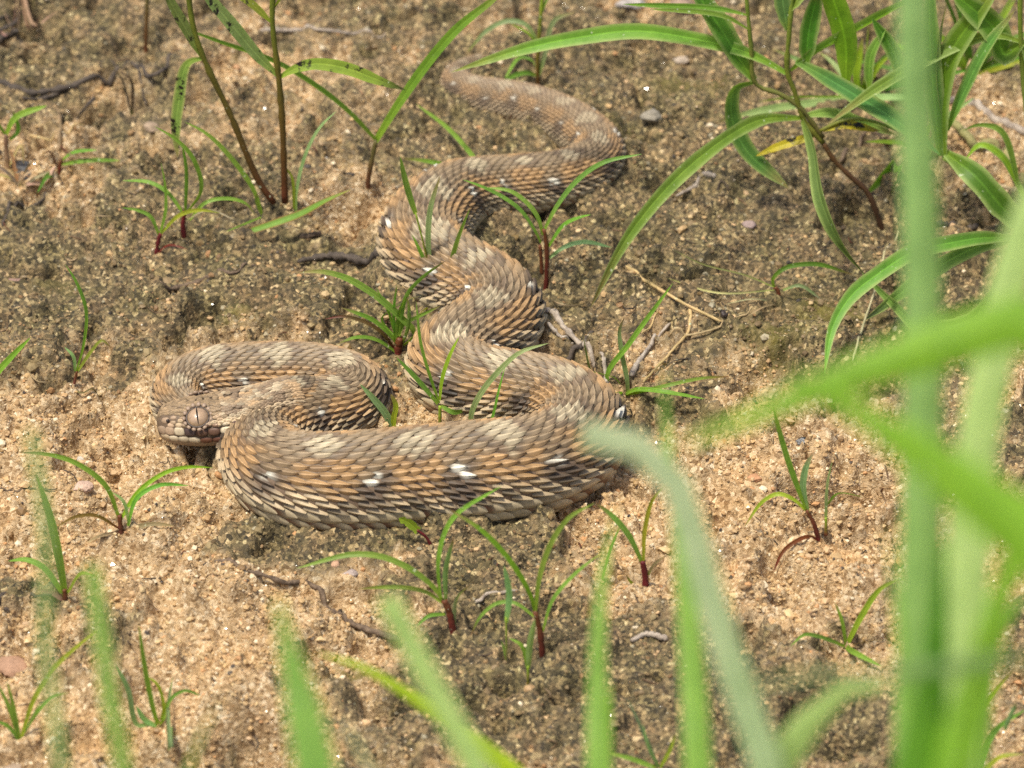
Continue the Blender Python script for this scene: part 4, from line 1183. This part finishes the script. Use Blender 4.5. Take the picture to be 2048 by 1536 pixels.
grow('leafy_herb', 'leafy herb on crooked brown stem, its longest leaf reaching over the snake tail', 'herb', (1768, 418), (
    ([(1768, 418), (1735, 385), (1700, 352), (1668, 320), (1646, 285)], 15, (0.06, 0.03, 0.018), (0.11, 0.055, 0.02)), ([(1646, 285), (1625, 262), (1606, 236), (1588, 180), (1575, 145), (1579, 60), (1590, -60)], 14, (0.15, 0.15, 0.02), (0.17, 0.24, 0.03)),
    ([(1646, 275), (1600, 215), (1560, 188), (1512, 168), (1502, 90), (1488, -60)], 12, (0.12, 0.10, 0.03), (0.17, 0.24, 0.03)), ([(1640, 262), (1690, 240), (1735, 240), (1800, 262)], 9, (0.15, 0.15, 0.02), (0.17, 0.24, 0.03))), (
    L([(1572, 146), (1530, 122), (1480, 100), (1380, 76), (1270, 62), (1150, 76), (1050, 97), (903, 144)], 30, az=0, roll=60, twist=0, k=1.1), L([(1582, 142), (1625, 108), (1700, 66), (1770, 28), (1850, -14)], 36, az=5, roll=60), L([(1604, 238), (1626, 300), (1642, 400), (1672, 472), (1732, 552)], 36, az=0, roll=75, twist=0, tip=(0.02, 0.02, 0.02), c=(0.13, 0.24, 0.05)),
    L([(1602, 236), (1520, 240), (1440, 284), (1340, 370), (1255, 475), (1180, 616)], 27, az=-6, roll=55), L([(1592, 122), (1640, 148), (1720, 196), (1800, 246), (1880, 310)], 34, az=-8, roll=60, c=(0.12, 0.23, 0.06)), L([(1508, 160), (1480, 120), (1440, 55), (1390, -20), (1370, -60)], 42, az=0, roll=65, c=(0.10, 0.22, 0.03)),
    L([(1506, 164), (1472, 174), (1462, 225), (1492, 300), (1578, 377)], 36, az=0, roll=65, c=(0.11, 0.24, 0.045)), L([(1636, 268), (1600, 280), (1560, 292), (1512, 312)], 16, az=0, c=YELLOW, rim=YELLOW, mat=M_SPOT, tip=(0.40, 0.30, 0.02)), L([(1602, 232), (1660, 226), (1720, 244), (1792, 270)], 20, az=10),
    L([(1640, 262), (1690, 250), (1760, 262)], 16, az=0, c=YELLOW, rim=YELLOW, mat=M_SPOT), L([(1692, 166), (1690, 80), (1660, -20), (1640, -80)], 44, az=0, roll=75, c=(0.15, 0.29, 0.015), rim=(0.2, 0.34, 0.03)), L([(1612, 130), (1618, 60), (1640, -30)], 34, az=20, roll=75, c=DEEP), L([(1738, 182), (1742, 110), (1772, 56)], 20, az=0, roll=70),
    L([(1808, 170), (1790, 110), (1744, 36)], 28, az=0, roll=70, c=DEEP), L([(1575, 60), (1565, 0), (1560, -60)], 30, az=0, roll=75, c=(0.12, 0.24, 0.06)), L([(1580, 20), (1610, -20), (1660, -50)], 30, az=0), L([(1495, 30), (1440, 18), (1340, 12), (1245, 8)], 12, az=12), L([(1500, 60), (1440, 30), (1300, 18)], 10, az=25),
    L([(1735, 385), (1790, 330), (1795, 380), (1772, 452)], 24, az=15, roll=70, c=(0.13, 0.27, 0.015))), None, 53)
grow('leafy_herb', 'herb with broad shining leaves and thick pale stem beside a broken dry stalk', 'herb', (2075, 470), (
    ([(2075, 470), (2030, 430), (1960, 375), (1890, 312)], 26, (0.28, 0.30, 0.12), (0.20, 0.28, 0.05)), ([(2075, 470), (2060, 300), (2042, 90), (2040, -60)], 16, (0.2, 0.24, 0.06), (0.17, 0.24, 0.03))), (
    L([(1888, 312), (1880, 220), (1900, 110), (1960, 20), (2010, -50)], 42, az=0, roll=70, c=(0.13, 0.26, 0.02)), L([(1880, 312), (1868, 200), (1858, 60), (1862, -50)], 38, az=10, roll=70, c=DEEP), L([(1892, 306), (1950, 352), (2010, 420), (2075, 492)], 46, az=0, roll=60, c=(0.08, 0.19, 0.018)),
    L([(2044, 84), (1992, 70), (1900, 96), (1760, 172), (1655, 249)], 24, az=0, roll=60, c=(0.14, 0.27, 0.03)), L([(2044, 84), (2010, 110), (1990, 60), (1900, -20)], 50, az=0, roll=60, c=(0.09, 0.20, 0.02)), L([(2046, 86), (2080, 140), (2120, 220)], 50, az=0, roll=60), L([(1888, 250), (1875, 150), (1880, 60), (1895, 0)], 18, az=0, c=GREYG),
    L([(1895, 260), (1930, 180), (1970, 100), (2030, 20)], 26, az=-15, c=(0.15, 0.26, 0.05)), L([(2040, 380), (2000, 260), (1955, 250), (1925, 262)], 12, az=0), L([(2060, 420), (2000, 310), (1960, 290), (1930, 320)], 16, az=0, c=YGREEN)), None, 54)
grow('leafy_herb', 'herb whose two long leaves sweep down over crusted soil, one tipped with black', 'herb', (2085, 560), (
    ([(2085, 560), (2060, 520), (2030, 474)], 18, (0.17, 0.2, 0.05), YGREEN),), (
    L([(2032, 476), (1960, 476), (1900, 486), (1830, 502), (1760, 545), (1702, 592), (1665, 655), (1649, 748)], 30, az=0, roll=60), L([(2032, 478), (1960, 492), (1900, 520), (1810, 580), (1760, 618), (1728, 642)], 28, az=-5, roll=60, tip=(0.03, 0.025, 0.03)), L([(2030, 470), (1940, 640), (1850, 655), (1790, 610), (1724, 545)], 24, az=0, roll=60, c=(0.12, 0.22, 0.04)),
    L([(2035, 474), (2080, 440), (2120, 450)], 40, az=0)), None, 55)

def tuft(name, label, root, n, lean, length, w, cols, seed, part='blade', mat=None, group=None):
    r = np.random.default_rng(seed)
    bl = []
    for k in range(n):
        a = r.normal(lean, 38); ln = length * r.uniform(0.55, 1.1)
        sx = math.sin(math.radians(a)); cy = math.cos(math.radians(a))
        droop = r.uniform(0.0, 0.55)
        px = [(root[0] + r.uniform(-12, 12), root[1])]
        for t in (0.35, 0.7, 1.0):
            px.append((px[0][0] + ln * t * sx * (1 + 0.3 * t), px[0][1] - ln * (t * abs(cy) - droop * t * t * 0.7)))
        d = dict(px=px, w=w * r.uniform(0.7, 1.25), c=cols[r.integers(len(cols))], az=r.uniform(-45, 45), part=part)
        if mat is not None:
            d['mat'] = mat
        bl.append(d)
    return grow(name, label, 'grass', root, (), bl, group, seed)

tuft('grass_tuft', 'dense tuft of narrow blades behind the crooked herb, near the leaning slab', (1720, 205), 15, -5, 230, 17, [GREEN, YGREEN, DEEP, PALE], 81)
tuft('grass_tuft', 'tuft of narrow overlapping blades beyond the broad shining herb and dead stem', (1945, 150), 14, 0, 220, 17, [GREEN, YGREEN, DEEP], 82)
tuft('grass_tuft', 'small bright tuft at the foot of the black-tipped leaf', (1850, 300), 8, -10, 170, 15, [GREEN, YGREEN, PALE], 83)
tuft('dry_tuft', 'withered tan grass tuft leaning over the shiny black stone', (40, 372), 9, 5, 85, 9, [STRAW, TANDRY, (0.36, 0.27, 0.17)], 84, 'dry_thread', M_DRY)
tuft('dry_tuft', 'brown dead grass crown in the shaded hollow beyond the orange mound', (45, 70), 8, -10, 70, 7, [TANDRY, (0.16, 0.1, 0.06), (0.3, 0.22, 0.13)], 85, 'dry_thread', M_DRY)
tuft('dry_tuft', 'frayed grey root crown beside the dark half buried root', (262, 176), 7, -30, 52, 6, [(0.10, 0.07, 0.045), (0.16, 0.11, 0.07)], 86, 'dry_thread', M_DRY)

# ---- tall grass between the camera and the snake, out of focus
def tall_grass(label, root_px, d_root, blades, seed):
    """blades: (px polyline from the top or side down to where it leaves the frame, distance from the camera in m, width px, colour)"""
    r = np.random.default_rng(seed)
    R = CAM + ray(*root_px) * d_root
    R[2] = 0.0
    R[2] = gz(R) - 0.002
    t = thing('tall_grass', label, 'grass', R, 'tall grass near the camera')
    for b in blades:
        px, d, wpx, colr = b[:4]
        d = d - 0.07
        k = b[4] if len(b) > 4 else {}
        P = [CAM + ray(x, y) * (d + k.get('lean', 0.0) * i) for i, (x, y) in enumerate(px)]
        foot = R + np.array([r.uniform(-0.008, 0.008), r.uniform(-0.008, 0.008), 0.0])
        if k.get('rooted', True):
            last = P[-1]
            P += [last * 0.62 + foot * 0.38 + np.array([0, 0, 0.012]), last * 0.28 + foot * 0.72 + np.array([0, 0, 0.006]), foot]
        P = P[::-1]
        C = catmull(P, 44)
        W = wpx * d / FPX * 1.1
        ang = math.radians(r.uniform(-30, 30))
        wd = np.array([math.cos(ang), math.sin(ang), 0.0]) if abs(px[0][1] - px[-1][1]) > abs(px[0][0] - px[1][0]) else np.array([0.2, 0.3, 0.93])
        st = [(0.0, tuple(0.8 * q for q in colr)), (0.5, colr), (1.0, k.get('tip', colr))]
        V, F, col = ribbon(C, W, st, k.get('shape', 'grass'), k.get('roll', 0), k.get('twist', 15), k.get('fold', 0.25), wdir=k.get('wdir', wd))
        mesh_obj('blade', V, F, M_BLADE, t, col)
    return t

FG = (0.20, 0.37, 0.066); FGP = (0.31, 0.45, 0.145); FGB = (0.17, 0.345, 0.022); FGD = (0.055, 0.18, 0.006)
SIDE = np.array([0.15, 0.35, 0.92])          # width of a leaf that runs across the view
tall_grass('tall blurred grass clump with pale stalks and broad crossing leaves, near the broad leaved herbs', (1850, 2300), 0.92, [
    ([(1832, -60), (1836, 200), (1848, 480), (1852, 760), (1850, 1050), (1842, 1350), (1835, 1600)], 0.84, 104, FG, dict(shape='flat', tip=(0.22, 0.38, 0.13))),
    ([(2080, 380), (2030, 520), (1985, 720), (1952, 900), (1932, 1150), (1918, 1400), (1905, 1600)], 0.84, 98, FGP, dict(shape='flat')),
    ([(1888, 1080), (1880, 1220), (1872, 1360), (1862, 1460), (1850, 1620)], 0.80, 100, FGD, dict(shape='long')),
    ([(1380, 885), (1500, 835), (1640, 775), (1800, 715), (1950, 672), (2075, 640), (2200, 800), (2180, 1400), (2050, 1700)], 0.74, 150, FGB, dict(wdir=SIDE, shape='long')),
    ([(1590, 750), (1720, 825), (1860, 920), (1990, 1020), (2120, 1110), (2170, 1400), (2050, 1700)], 0.72, 190, FGB, dict(wdir=SIDE, shape='long')),
    ([(1775, 1375), (1722, 1366), (1640, 1425), (1570, 1510), (1530, 1600)], 0.84, 120, FGP, dict(wdir=RGT * 0.77 - UPV * 0.63, shape='long')),
    ([(1460, 1376), (1600, 1352), (1760, 1350), (1900, 1335), (2060, 1310), (2170, 1500), (2050, 1700)], 0.74, 46, (0.13, 0.22, 0.07), dict(wdir=SIDE, shape='long')),
    ([(1850, 1330), (1848, 1450), (1840, 1560), (1838, 1640)], 0.78, 230, (0.09, 0.24, 0.012), dict(shape='long')),
    ([(2085, 960), (2020, 1130), (1975, 1300), (1915, 1500), (1895, 1640)], 0.78, 105, FGB, dict(shape='long')),
    ([(1772, 1040), (1796, 1230), (1812, 1440), (1820, 1640)], 0.82, 60, FG, {}),
    ([(2080, 1170), (2015, 1240), (1985, 1300), (1965, 1420), (1945, 1620)], 0.90, 56, FG, dict(shape='long')),
], 71)
tall_grass('bent grey-green grass blade with drooping pale tip and straight companions, blurred before the coil', (1500, 2250), 0.96, [
    ([(1165, 866), (1225, 874), (1300, 905), (1352, 965), (1385, 1060), (1420, 1190), (1470, 1350), (1530, 1520), (1560, 1620)], 0.82, 74, (0.22, 0.38, 0.13), dict(tip=(0.32, 0.40, 0.24), shape='flat', wdir=np.array([0.75, 0.2, 0.62]))),
    ([(1328, 730), (1333, 860), (1352, 1000), (1372, 1180), (1388, 1380), (1400, 1620)], 0.88, 70, FG, {}),
    ([(1235, 1010), (1212, 1110), (1198, 1250), (1196, 1400), (1205, 1620)], 0.90, 70, FG, {}),
    ([(1222, 1360), (1216, 1480), (1215, 1640)], 0.94, 56, FGB, {}),
], 72)
tall_grass('broad soft green grass blade and two pale thin ones, blurred in front of the long bent twig', (700, 2200), 0.94, [
    ([(556, 1200), (578, 1300), (602, 1400), (625, 1510), (645, 1640)], 0.80, 115, (0.17, 0.33, 0.06), dict(shape='blunt')),
    ([(770, 1195), (810, 1270), (850, 1350), (900, 1440), (955, 1540), (990, 1640)], 0.82, 66, FGP, dict(shape='flat')),
    ([(655, 1415), (700, 1470), (750, 1550), (780, 1640)], 0.86, 50, (0.42, 0.44, 0.25), {}),
    ([(630, 1305), (720, 1332), (790, 1372), (850, 1412), (960, 1490), (1060, 1580), (1080, 1640)], 1.0, 44, (0.27, 0.40, 0.012), dict(wdir=SIDE)),
], 73)
tall_grass('thin faint grass stalks, strongly blurred, standing before the pinkish stone', (160, 2300), 0.80, [
    ([(62, 860), (80, 960), (95, 1100), (90, 1300), (115, 1450), (130, 1640)], 0.80, 30, (0.2, 0.32, 0.1), dict(shape='flat')),
    ([(185, 1130), (205, 1280), (225, 1420), (260, 1640)], 0.82, 40, FG, dict(shape='flat')),
    ([(440, 1400), (400, 1480), (372, 1560), (350, 1640)], 0.86, 62, FG, {}),
    ([(250, 1420), (258, 1500), (265, 1640)], 0.82, 44, FG, {}),
], 74)

# ================================================================== dead stalks, roots, stones
def lie(px, lift):
    out = []
    for (x, y) in px:
        P = gp(x, y, 0.001)
        for _ in range(2):
            P = gp(x, y, float(soil(P[0], P[1])[0]) + lift)
        out.append(P)
    return np.array(out)

def twig(name, label, cat, px, wpx, mat, colr=None, branches=(), taper=(1.0, 0.55), knob=0.12, seed=3, group=None, up=0.75):
    r = np.random.default_rng(seed)
    P0 = lie(px[:1], 0)[0]
    t = None
    def one(pl, w, nm, parent, loc):
        rad = w * mpp(P0) * 0.5
        C = catmull(lie(pl, rad * up), max(12, 7 * len(pl)))
        C = C + r.normal(0, rad * 0.10, C.shape)
        C[:, 2] = np.maximum(C[:, 2], soil(C[:, 0], C[:, 1]) + rad * 0.25)
        R = rad * np.linspace(taper[0], taper[1], len(C)) * (1 + knob * r.normal(0, 1, len(C))).clip(0.6, 1.5)
        R[0] *= 0.6; R[-1] *= 0.5
        V, F = tube(C, R, 8)
        c = None
        if colr is not None:
            c = np.repeat(np.array(colr)[None] * (1 + 0.1 * r.normal(0, 1, (len(C), 1))), 8, 0)
        return mesh_obj(nm, V, F, mat, parent, c, loc=loc)
    if not branches:
        o = one(px, wpx, name, None, P0)
        tag(o, label, cat, group)
        return o
    t = thing(name, label, cat, P0, group)
    one(px, wpx, 'stem', t, None)
    for (pl, w) in branches:
        one(pl, w, 'branch', t, None)
    return t

twig('dry_straw', 'branched golden dry straw lying across crusted soil right of the snake', 'straw', [(1222, 527), (1290, 562), (1360, 602), (1445, 645)], 9, M_DRY, STRAW, (
    ([(1298, 568), (1314, 605), (1312, 645), (1282, 666)], 6), ([(1380, 613), (1380, 655), (1350, 695), (1318, 730), (1286, 764)], 7)), up=3.2)
twig('dry_straw', 'single fine curved dry straw crossing the forked golden one', 'straw', [(1338, 673), (1390, 668), (1440, 654), (1480, 632), (1508, 628)], 5.5, M_DRY, (0.40, 0.30, 0.16), up=3.0, seed=5)
twig('dry_straw', 'thin pale standing straw leaning between the two long herb leaves', 'straw', [(1705, 722), (1730, 640), (1758, 560), (1800, 460)], 6, M_DRY, (0.42, 0.38, 0.22), up=6.0, seed=6, taper=(0.8, 0.8))
twig('dry_stalk', 'pale weathered stalk lying on brown soil behind the tall herb', 'stalk', [(520, 60), (580, 60), (650, 60), (710, 68), (772, 76)], 9, M_GREYWOOD, None, seed=7)
twig('root', 'dark root half buried and curving through the soil behind the snake', 'root', [(-20, 182), (60, 186), (140, 174), (215, 171), (260, 160), (310, 148), (358, 120)], 13, M_ROOT, None, (([(240, 170), (210, 155), (195, 140)], 6), ([(262, 165), (285, 190), (292, 208)], 6), ([(120, 185), (80, 198), (40, 196)], 9), ([(190, 195), (170, 215), (150, 245)], 7)), knob=0.3, seed=8)
twig('twig', 'thin black twig on open crust before the black stone', 'twig', [(5, 452), (40, 425), (70, 410), (102, 384)], 7, M_ROOT, None, seed=9)
twig('root', 'thick grey-black root stub sticking out beside the zigzag body', 'root', [(596, 522), (650, 512), (700, 514), (735, 524), (762, 512)], 19, M_ROOT, None, knob=0.22, seed=10, taper=(0.5, 1.2))
twig('twig', 'brown crumbling twig pressed into crust left of the zigzag body', 'twig', [(322, 582), (370, 572), (425, 556), (470, 545), (512, 530)], 10, M_BARK, None, knob=0.3, seed=11)
twig('twig', 'long bent grey-brown twig half buried in sand below the front coil', 'twig', [(430, 1126), (500, 1142), (560, 1162), (620, 1192), (665, 1222), (705, 1248), (745, 1262), (800, 1280)], 15, M_BARK, None, knob=0.18, seed=12, taper=(0.6, 0.8))
twig('dry_stalk', 'flattened split grey stem right of the snake, near a burrow', 'stem', [(1092, 622), (1125, 652), (1160, 690), (1200, 748), (1216, 772)], 15, M_GREYWOOD, None, (([(1095, 646), (1120, 672), (1148, 700)], 9),), knob=0.2, seed=13)
twig('dead_leaf', 'narrow dark dead leaf propped on the split grey stem', 'leaf', [(1136, 722), (1160, 695), (1188, 662)], 13, M_ROOT, None, knob=0.1, seed=14, up=1.5)
twig('dry_stalk', 'tan dry stem leaning above the burrow behind the bluish blade', 'stem', [(1262, 752), (1285, 712), (1310, 680), (1340, 645)], 11, M_GREYWOOD, None, seed=15, up=2.0)
twig('dead_leaf', 'shiny grey sliver of dead leaf under the small spoon leaved sprout', 'leaf', [(952, 1204), (985, 1190), (1035, 1180)], 9, M_GREYWOOD, None, seed=16)
twig('twig', 'dark flat twig at the edge of pale sand by the stiff bladed seedling', 'twig', [(-20, 1208), (40, 1198), (104, 1188)], 10, M_ROOT, None, seed=17)
twig('twig', 'thin grey twig on pale sand ending near a pink pebble', 'twig', [(-20, 988), (50, 982), (112, 978)], 6, M_BARK, None, seed=18)
twig('twig', 'short tan twig with a knobbed end on crust under the long herb leaf', 'twig', [(1352, 392), (1390, 372), (1432, 352)], 10, M_GREYWOOD, None, seed=19, taper=(0.5, 1.3))
twig('twig', 'brown twig lying behind the crooked herb stem', 'twig', [(1680, 322), (1730, 302), (1790, 282)], 11, M_BARK, None, seed=20)
twig('dry_stalk', 'thick smooth reddish-grey dead stem lying behind the broad leaved herb', 'stem', [(1870, 190), (1930, 218), (1990, 240), (2080, 275)], 18, M_GREYWOOD, None, seed=21, knob=0.05, taper=(0.9, 1.0))
twig('dry_stalk', 'broken hollow yellowish stalk slanting down beside the broad shining leaves', 'stalk', [(1905, 240), (1945, 285), (1990, 325), (2070, 378)], 19, M_DRY, (0.30, 0.27, 0.11), seed=22, knob=0.06, up=3.0, taper=(1.0, 0.8))
twig('dry_straw', 'short pale straw in the soil under the broken stalk', 'straw', [(1998, 372), (2030, 378), (2080, 384)], 9, M_DRY, (0.42, 0.33, 0.2), seed=23)
twig('dry_straw', 'pale straw lying on the orange soil mound by the dry tuft', 'straw', [(58, 270), (110, 282), (184, 292)], 6, M_DRY, STRAW, seed=24)
twig('dry_stalk', 'short upright withered stalk on the orange soil mound', 'stalk', [(118, 300), (122, 260), (112, 215)], 10, M_DRY, (0.26, 0.18, 0.10), seed=25)
twig('dead_leaf', 'curled dark brown husk lying near the foot of the wine-red sprout', 'husk', [(602, 478), (622, 470), (642, 468)], 15, M_BARK, None, seed=26, taper=(0.7, 0.7))
twig('dead_leaf', 'shrivelled blackish leaf scrap on the soil below the broad leaves', 'leaf', [(1872, 446), (1900, 450), (1925, 458), (1958, 452)], 20, M_ROOT, None, seed=27, knob=0.35, taper=(0.7, 0.6))
twig('dead_leaf', 'flat tan chip of dead leaf on dark crust between the upright blurred blades', 'leaf', [(1262, 1282), (1295, 1268), (1336, 1278)], 17, M_GREYWOOD, None, seed=28, taper=(0.6, 0.7))
twig('root', 'tangle of dark rootlets in a shaded hollow beyond the orange mound', 'root', [(-20, 82), (10, 76), (35, 62)], 16, M_ROOT, None, (([(0, 60), (30, 45), (40, 20)], 8), ([(-10, 40), (20, 30)], 9), ([(30, 70), (50, 95), (40, 110)], 6)), seed=29, knob=0.3)

def stone(name, label, px, py, w, h, colr, mat_rough=0.75, group=None, seed=1, sink=0.35, spec=0.4, tall=0.7):
    r = np.random.default_rng(seed)
    P = gp(px, py, 0.001)
    rx = w * mpp(P) * 0.5; ry = h * mpp(P) * 0.5 / math.sin(PITCH) * 0.75; rz = min(rx, ry) * tall
    z = float(soil(P[0], P[1])[0])
    v, f = ico_sub(3)
    k = r.uniform(-1, 1, (9, 3)); k = unit(k); amp = r.uniform(0.6, 0.95, 9)
    s = np.ones(len(v))
    for d, a in zip(k, amp):                         # broken flat faces
        q = v @ d
        s = np.minimum(s, np.where(q > 0.05, a / np.maximum(q, 0.05), 9))
    s = np.minimum(s, 1.0) * (1 + 0.05 * r.normal(0, 1, len(v)))
    a = r.uniform(-0.5, 0.5)
    V = v * s[:, None] * np.array([rx, ry, rz])
    V = np.stack([V[:, 0] * math.cos(a) - V[:, 1] * math.sin(a), V[:, 0] * math.sin(a) + V[:, 1] * math.cos(a), V[:, 2]], 1)
    base = np.array([P[0], P[1], z + rz * (0.5 - sink)])
    m = mat_bark('stone_' + str(seed), tuple(0.62 * c for c in colr), tuple(min(1, 1.2 * c) for c in colr), 420, mat_rough)
    m.node_tree.nodes['Principled BSDF'].inputs['Specular IOR Level'].default_value = spec
    o = mesh_obj(name, base + V, f, m, loc=base)
    tag(o, label, 'stone', group)
    return o

stone('pebble', 'pale grey oval pebble on crust right of the tail bend', 1303, 256, 46, 28, (0.27, 0.24, 0.19), 0.9, seed=101, sink=0.6)
stone('pebble', 'rounded pinkish quartz pebble on pale sand below the snake head', 166, 970, 42, 26, (0.52, 0.36, 0.27), seed=102)
stone('pebble', 'small grey-pink pebble in dark soil under the front coil', 698, 1138, 36, 20, (0.40, 0.32, 0.28), seed=103)
stone('pebble', 'small orange pebble just left of the grey-pink one under the front coil', 672, 1128, 20, 14, (0.52, 0.32, 0.2), seed=104)
stone('stone', 'flat reddish stone embedded in dark crust', 22, 547, 66, 34, (0.30, 0.19, 0.15), seed=105, sink=0.6)
stone('stone', 'blocky pink stone half buried beside the low tuft of thin blades', 22, 1294, 78, 48, (0.36, 0.22, 0.145), 0.95, seed=106, sink=0.6)
stone('stone', 'shiny black stone with clinging straw beside the orange mound', 52, 332, 80, 50, (0.05, 0.048, 0.048), 0.5, seed=107, spec=0.5, sink=0.6)
stone('pebble', 'mauve-grey pebble on crust under the black tipped leaf', 1498, 454, 28, 17, (0.30, 0.22, 0.20), seed=108)
stone('pebble', 'tan rounded pebble in crust left of the zigzag body', 338, 620, 26, 16, (0.42, 0.28, 0.16), seed=109)
stone('pebble', 'small dark round pellet by the fine curved straw', 1447, 661, 18, 13, (0.05, 0.035, 0.03), 0.5, seed=110, sink=0.0, tall=1.0)
for k, (x, y, s, lab) in enumerate(((1236, 1030, 12, 'angular dark brown pellet on bright sand beside a rounder black one'), (1258, 1034, 8, 'tiny round black pellet on bright sand beside a larger angular one'))):
    stone('pebble', lab, x, y, s, s * 0.8, (0.03, 0.024, 0.024), 0.45, 'two dark pellets on bright sand', seed=111 + k, sink=0.0, tall=1.0)
stone('stone', 'grey flake of stone at the top behind the red-stalked seedling', 1262, 14, 62, 26, (0.40, 0.36, 0.33), seed=113)
stone('stone', 'flat brown stone slab leaning at the top beside the wide herb leaf', 1368, 46, 66, 44, (0.30, 0.21, 0.15), seed=114)
stone('stone', 'dark thin stone edge in loose soil at the top', 1242, 42, 58, 14, (0.10, 0.075, 0.065), seed=115)
stone('pebble', 'pale triangular pebble under the long herb leaf near the top', 1362, 92, 40, 16, (0.46, 0.38, 0.30), seed=116)
stone('pebble', 'glossy black bean-like pebble above the crumbled hole', 1603, 892, 26, 20, (0.02, 0.022, 0.026), 0.3, seed=117, sink=0.0, spec=0.6)
stone('pebble', 'dull red-brown pebble on bright sand beside the soil lump seedling', 1446, 1050, 24, 16, (0.26, 0.15, 0.10), seed=118)
stone('pebble', 'greyish brown pebble on bright sand further from the soil lump', 1490, 1102, 26, 18, (0.30, 0.19, 0.13), seed=119)
stone('pebble', 'orange crumb of hard soil at the rim of the bright sand', 1510, 966, 34, 20, (0.46, 0.24, 0.12), seed=120)
stone('pebble', 'white pebble on pink sand near the hollow', 452, 1326, 14, 11, (0.72, 0.68, 0.6), seed=121, sink=0.1)
stone('pebble', 'brick-red crumb in crust between the tall herb and the wine-red sprout', 714, 208, 26, 18, (0.42, 0.20, 0.10), seed=122)
stone('pebble', 'large tan pebble in soil near the hanging spotted leaf', 302, 262, 34, 24, (0.34, 0.25, 0.17), seed=123)
stone('pebble', 'whitish pebble in sand below the pale seedling leaf', 162, 900, 18, 14, (0.55, 0.49, 0.4), seed=124)
stone('stone', 'crusty pale lump of soil at the foot of the low thin tuft', 30, 1512, 90, 50, (0.36, 0.27, 0.19), seed=125)

def build_litter(n=420):
    r = np.random.default_rng(404)
    VV, FF, CC = [], [], []
    off = 0
    while len(VV) < n:
        px = r.uniform(-60, 2110); py = r.uniform(-60, 1600)
        if r.random() > (0.9 if (py < 520 and (px < 420 or px > 1150)) else 0.35):
            continue
        a = r.uniform(0, math.pi); ln = r.uniform(14, 62); bend = r.normal(0, 9)
        pl = [(px + ln * t * math.cos(a) - bend * math.sin(a) * math.sin(math.pi * (t + 0.5)), py + 0.6 * ln * t * math.sin(a) + bend * math.cos(a) * math.sin(math.pi * (t + 0.5))) for t in (-0.5, -0.2, 0.15, 0.5)]
        w = r.uniform(1.6, 4.2)
        rad = w * mpp(gp(px, py)) * 0.5
        C = catmull(lie(pl, rad * 1.1), 7)
        V, F = tube(C, rad * np.array([0.6, 1, 1, 0.95, 0.9, 0.8, 0.4]), 5)
        VV.append(V); FF += [tuple(k + off for k in f) for f in F]; off += len(V)
        c = np.array([(0.34, 0.25, 0.14), (0.16, 0.10, 0.055), (0.07, 0.05, 0.035), (0.24, 0.17, 0.10), (0.14, 0.05, 0.03)][r.choice(5, p=[0.25, 0.3, 0.25, 0.15, 0.05])])
        CC.append(np.tile(c * r.uniform(0.8, 1.2), (len(V), 1)))
    o = mesh_obj('plant_litter', np.vstack(VV), FF, M_DRY, col=np.vstack(CC))
    tag(o, 'fine bits of dry stem, rootlets and straw littering the soil', 'litter', kind='stuff')
build_litter()
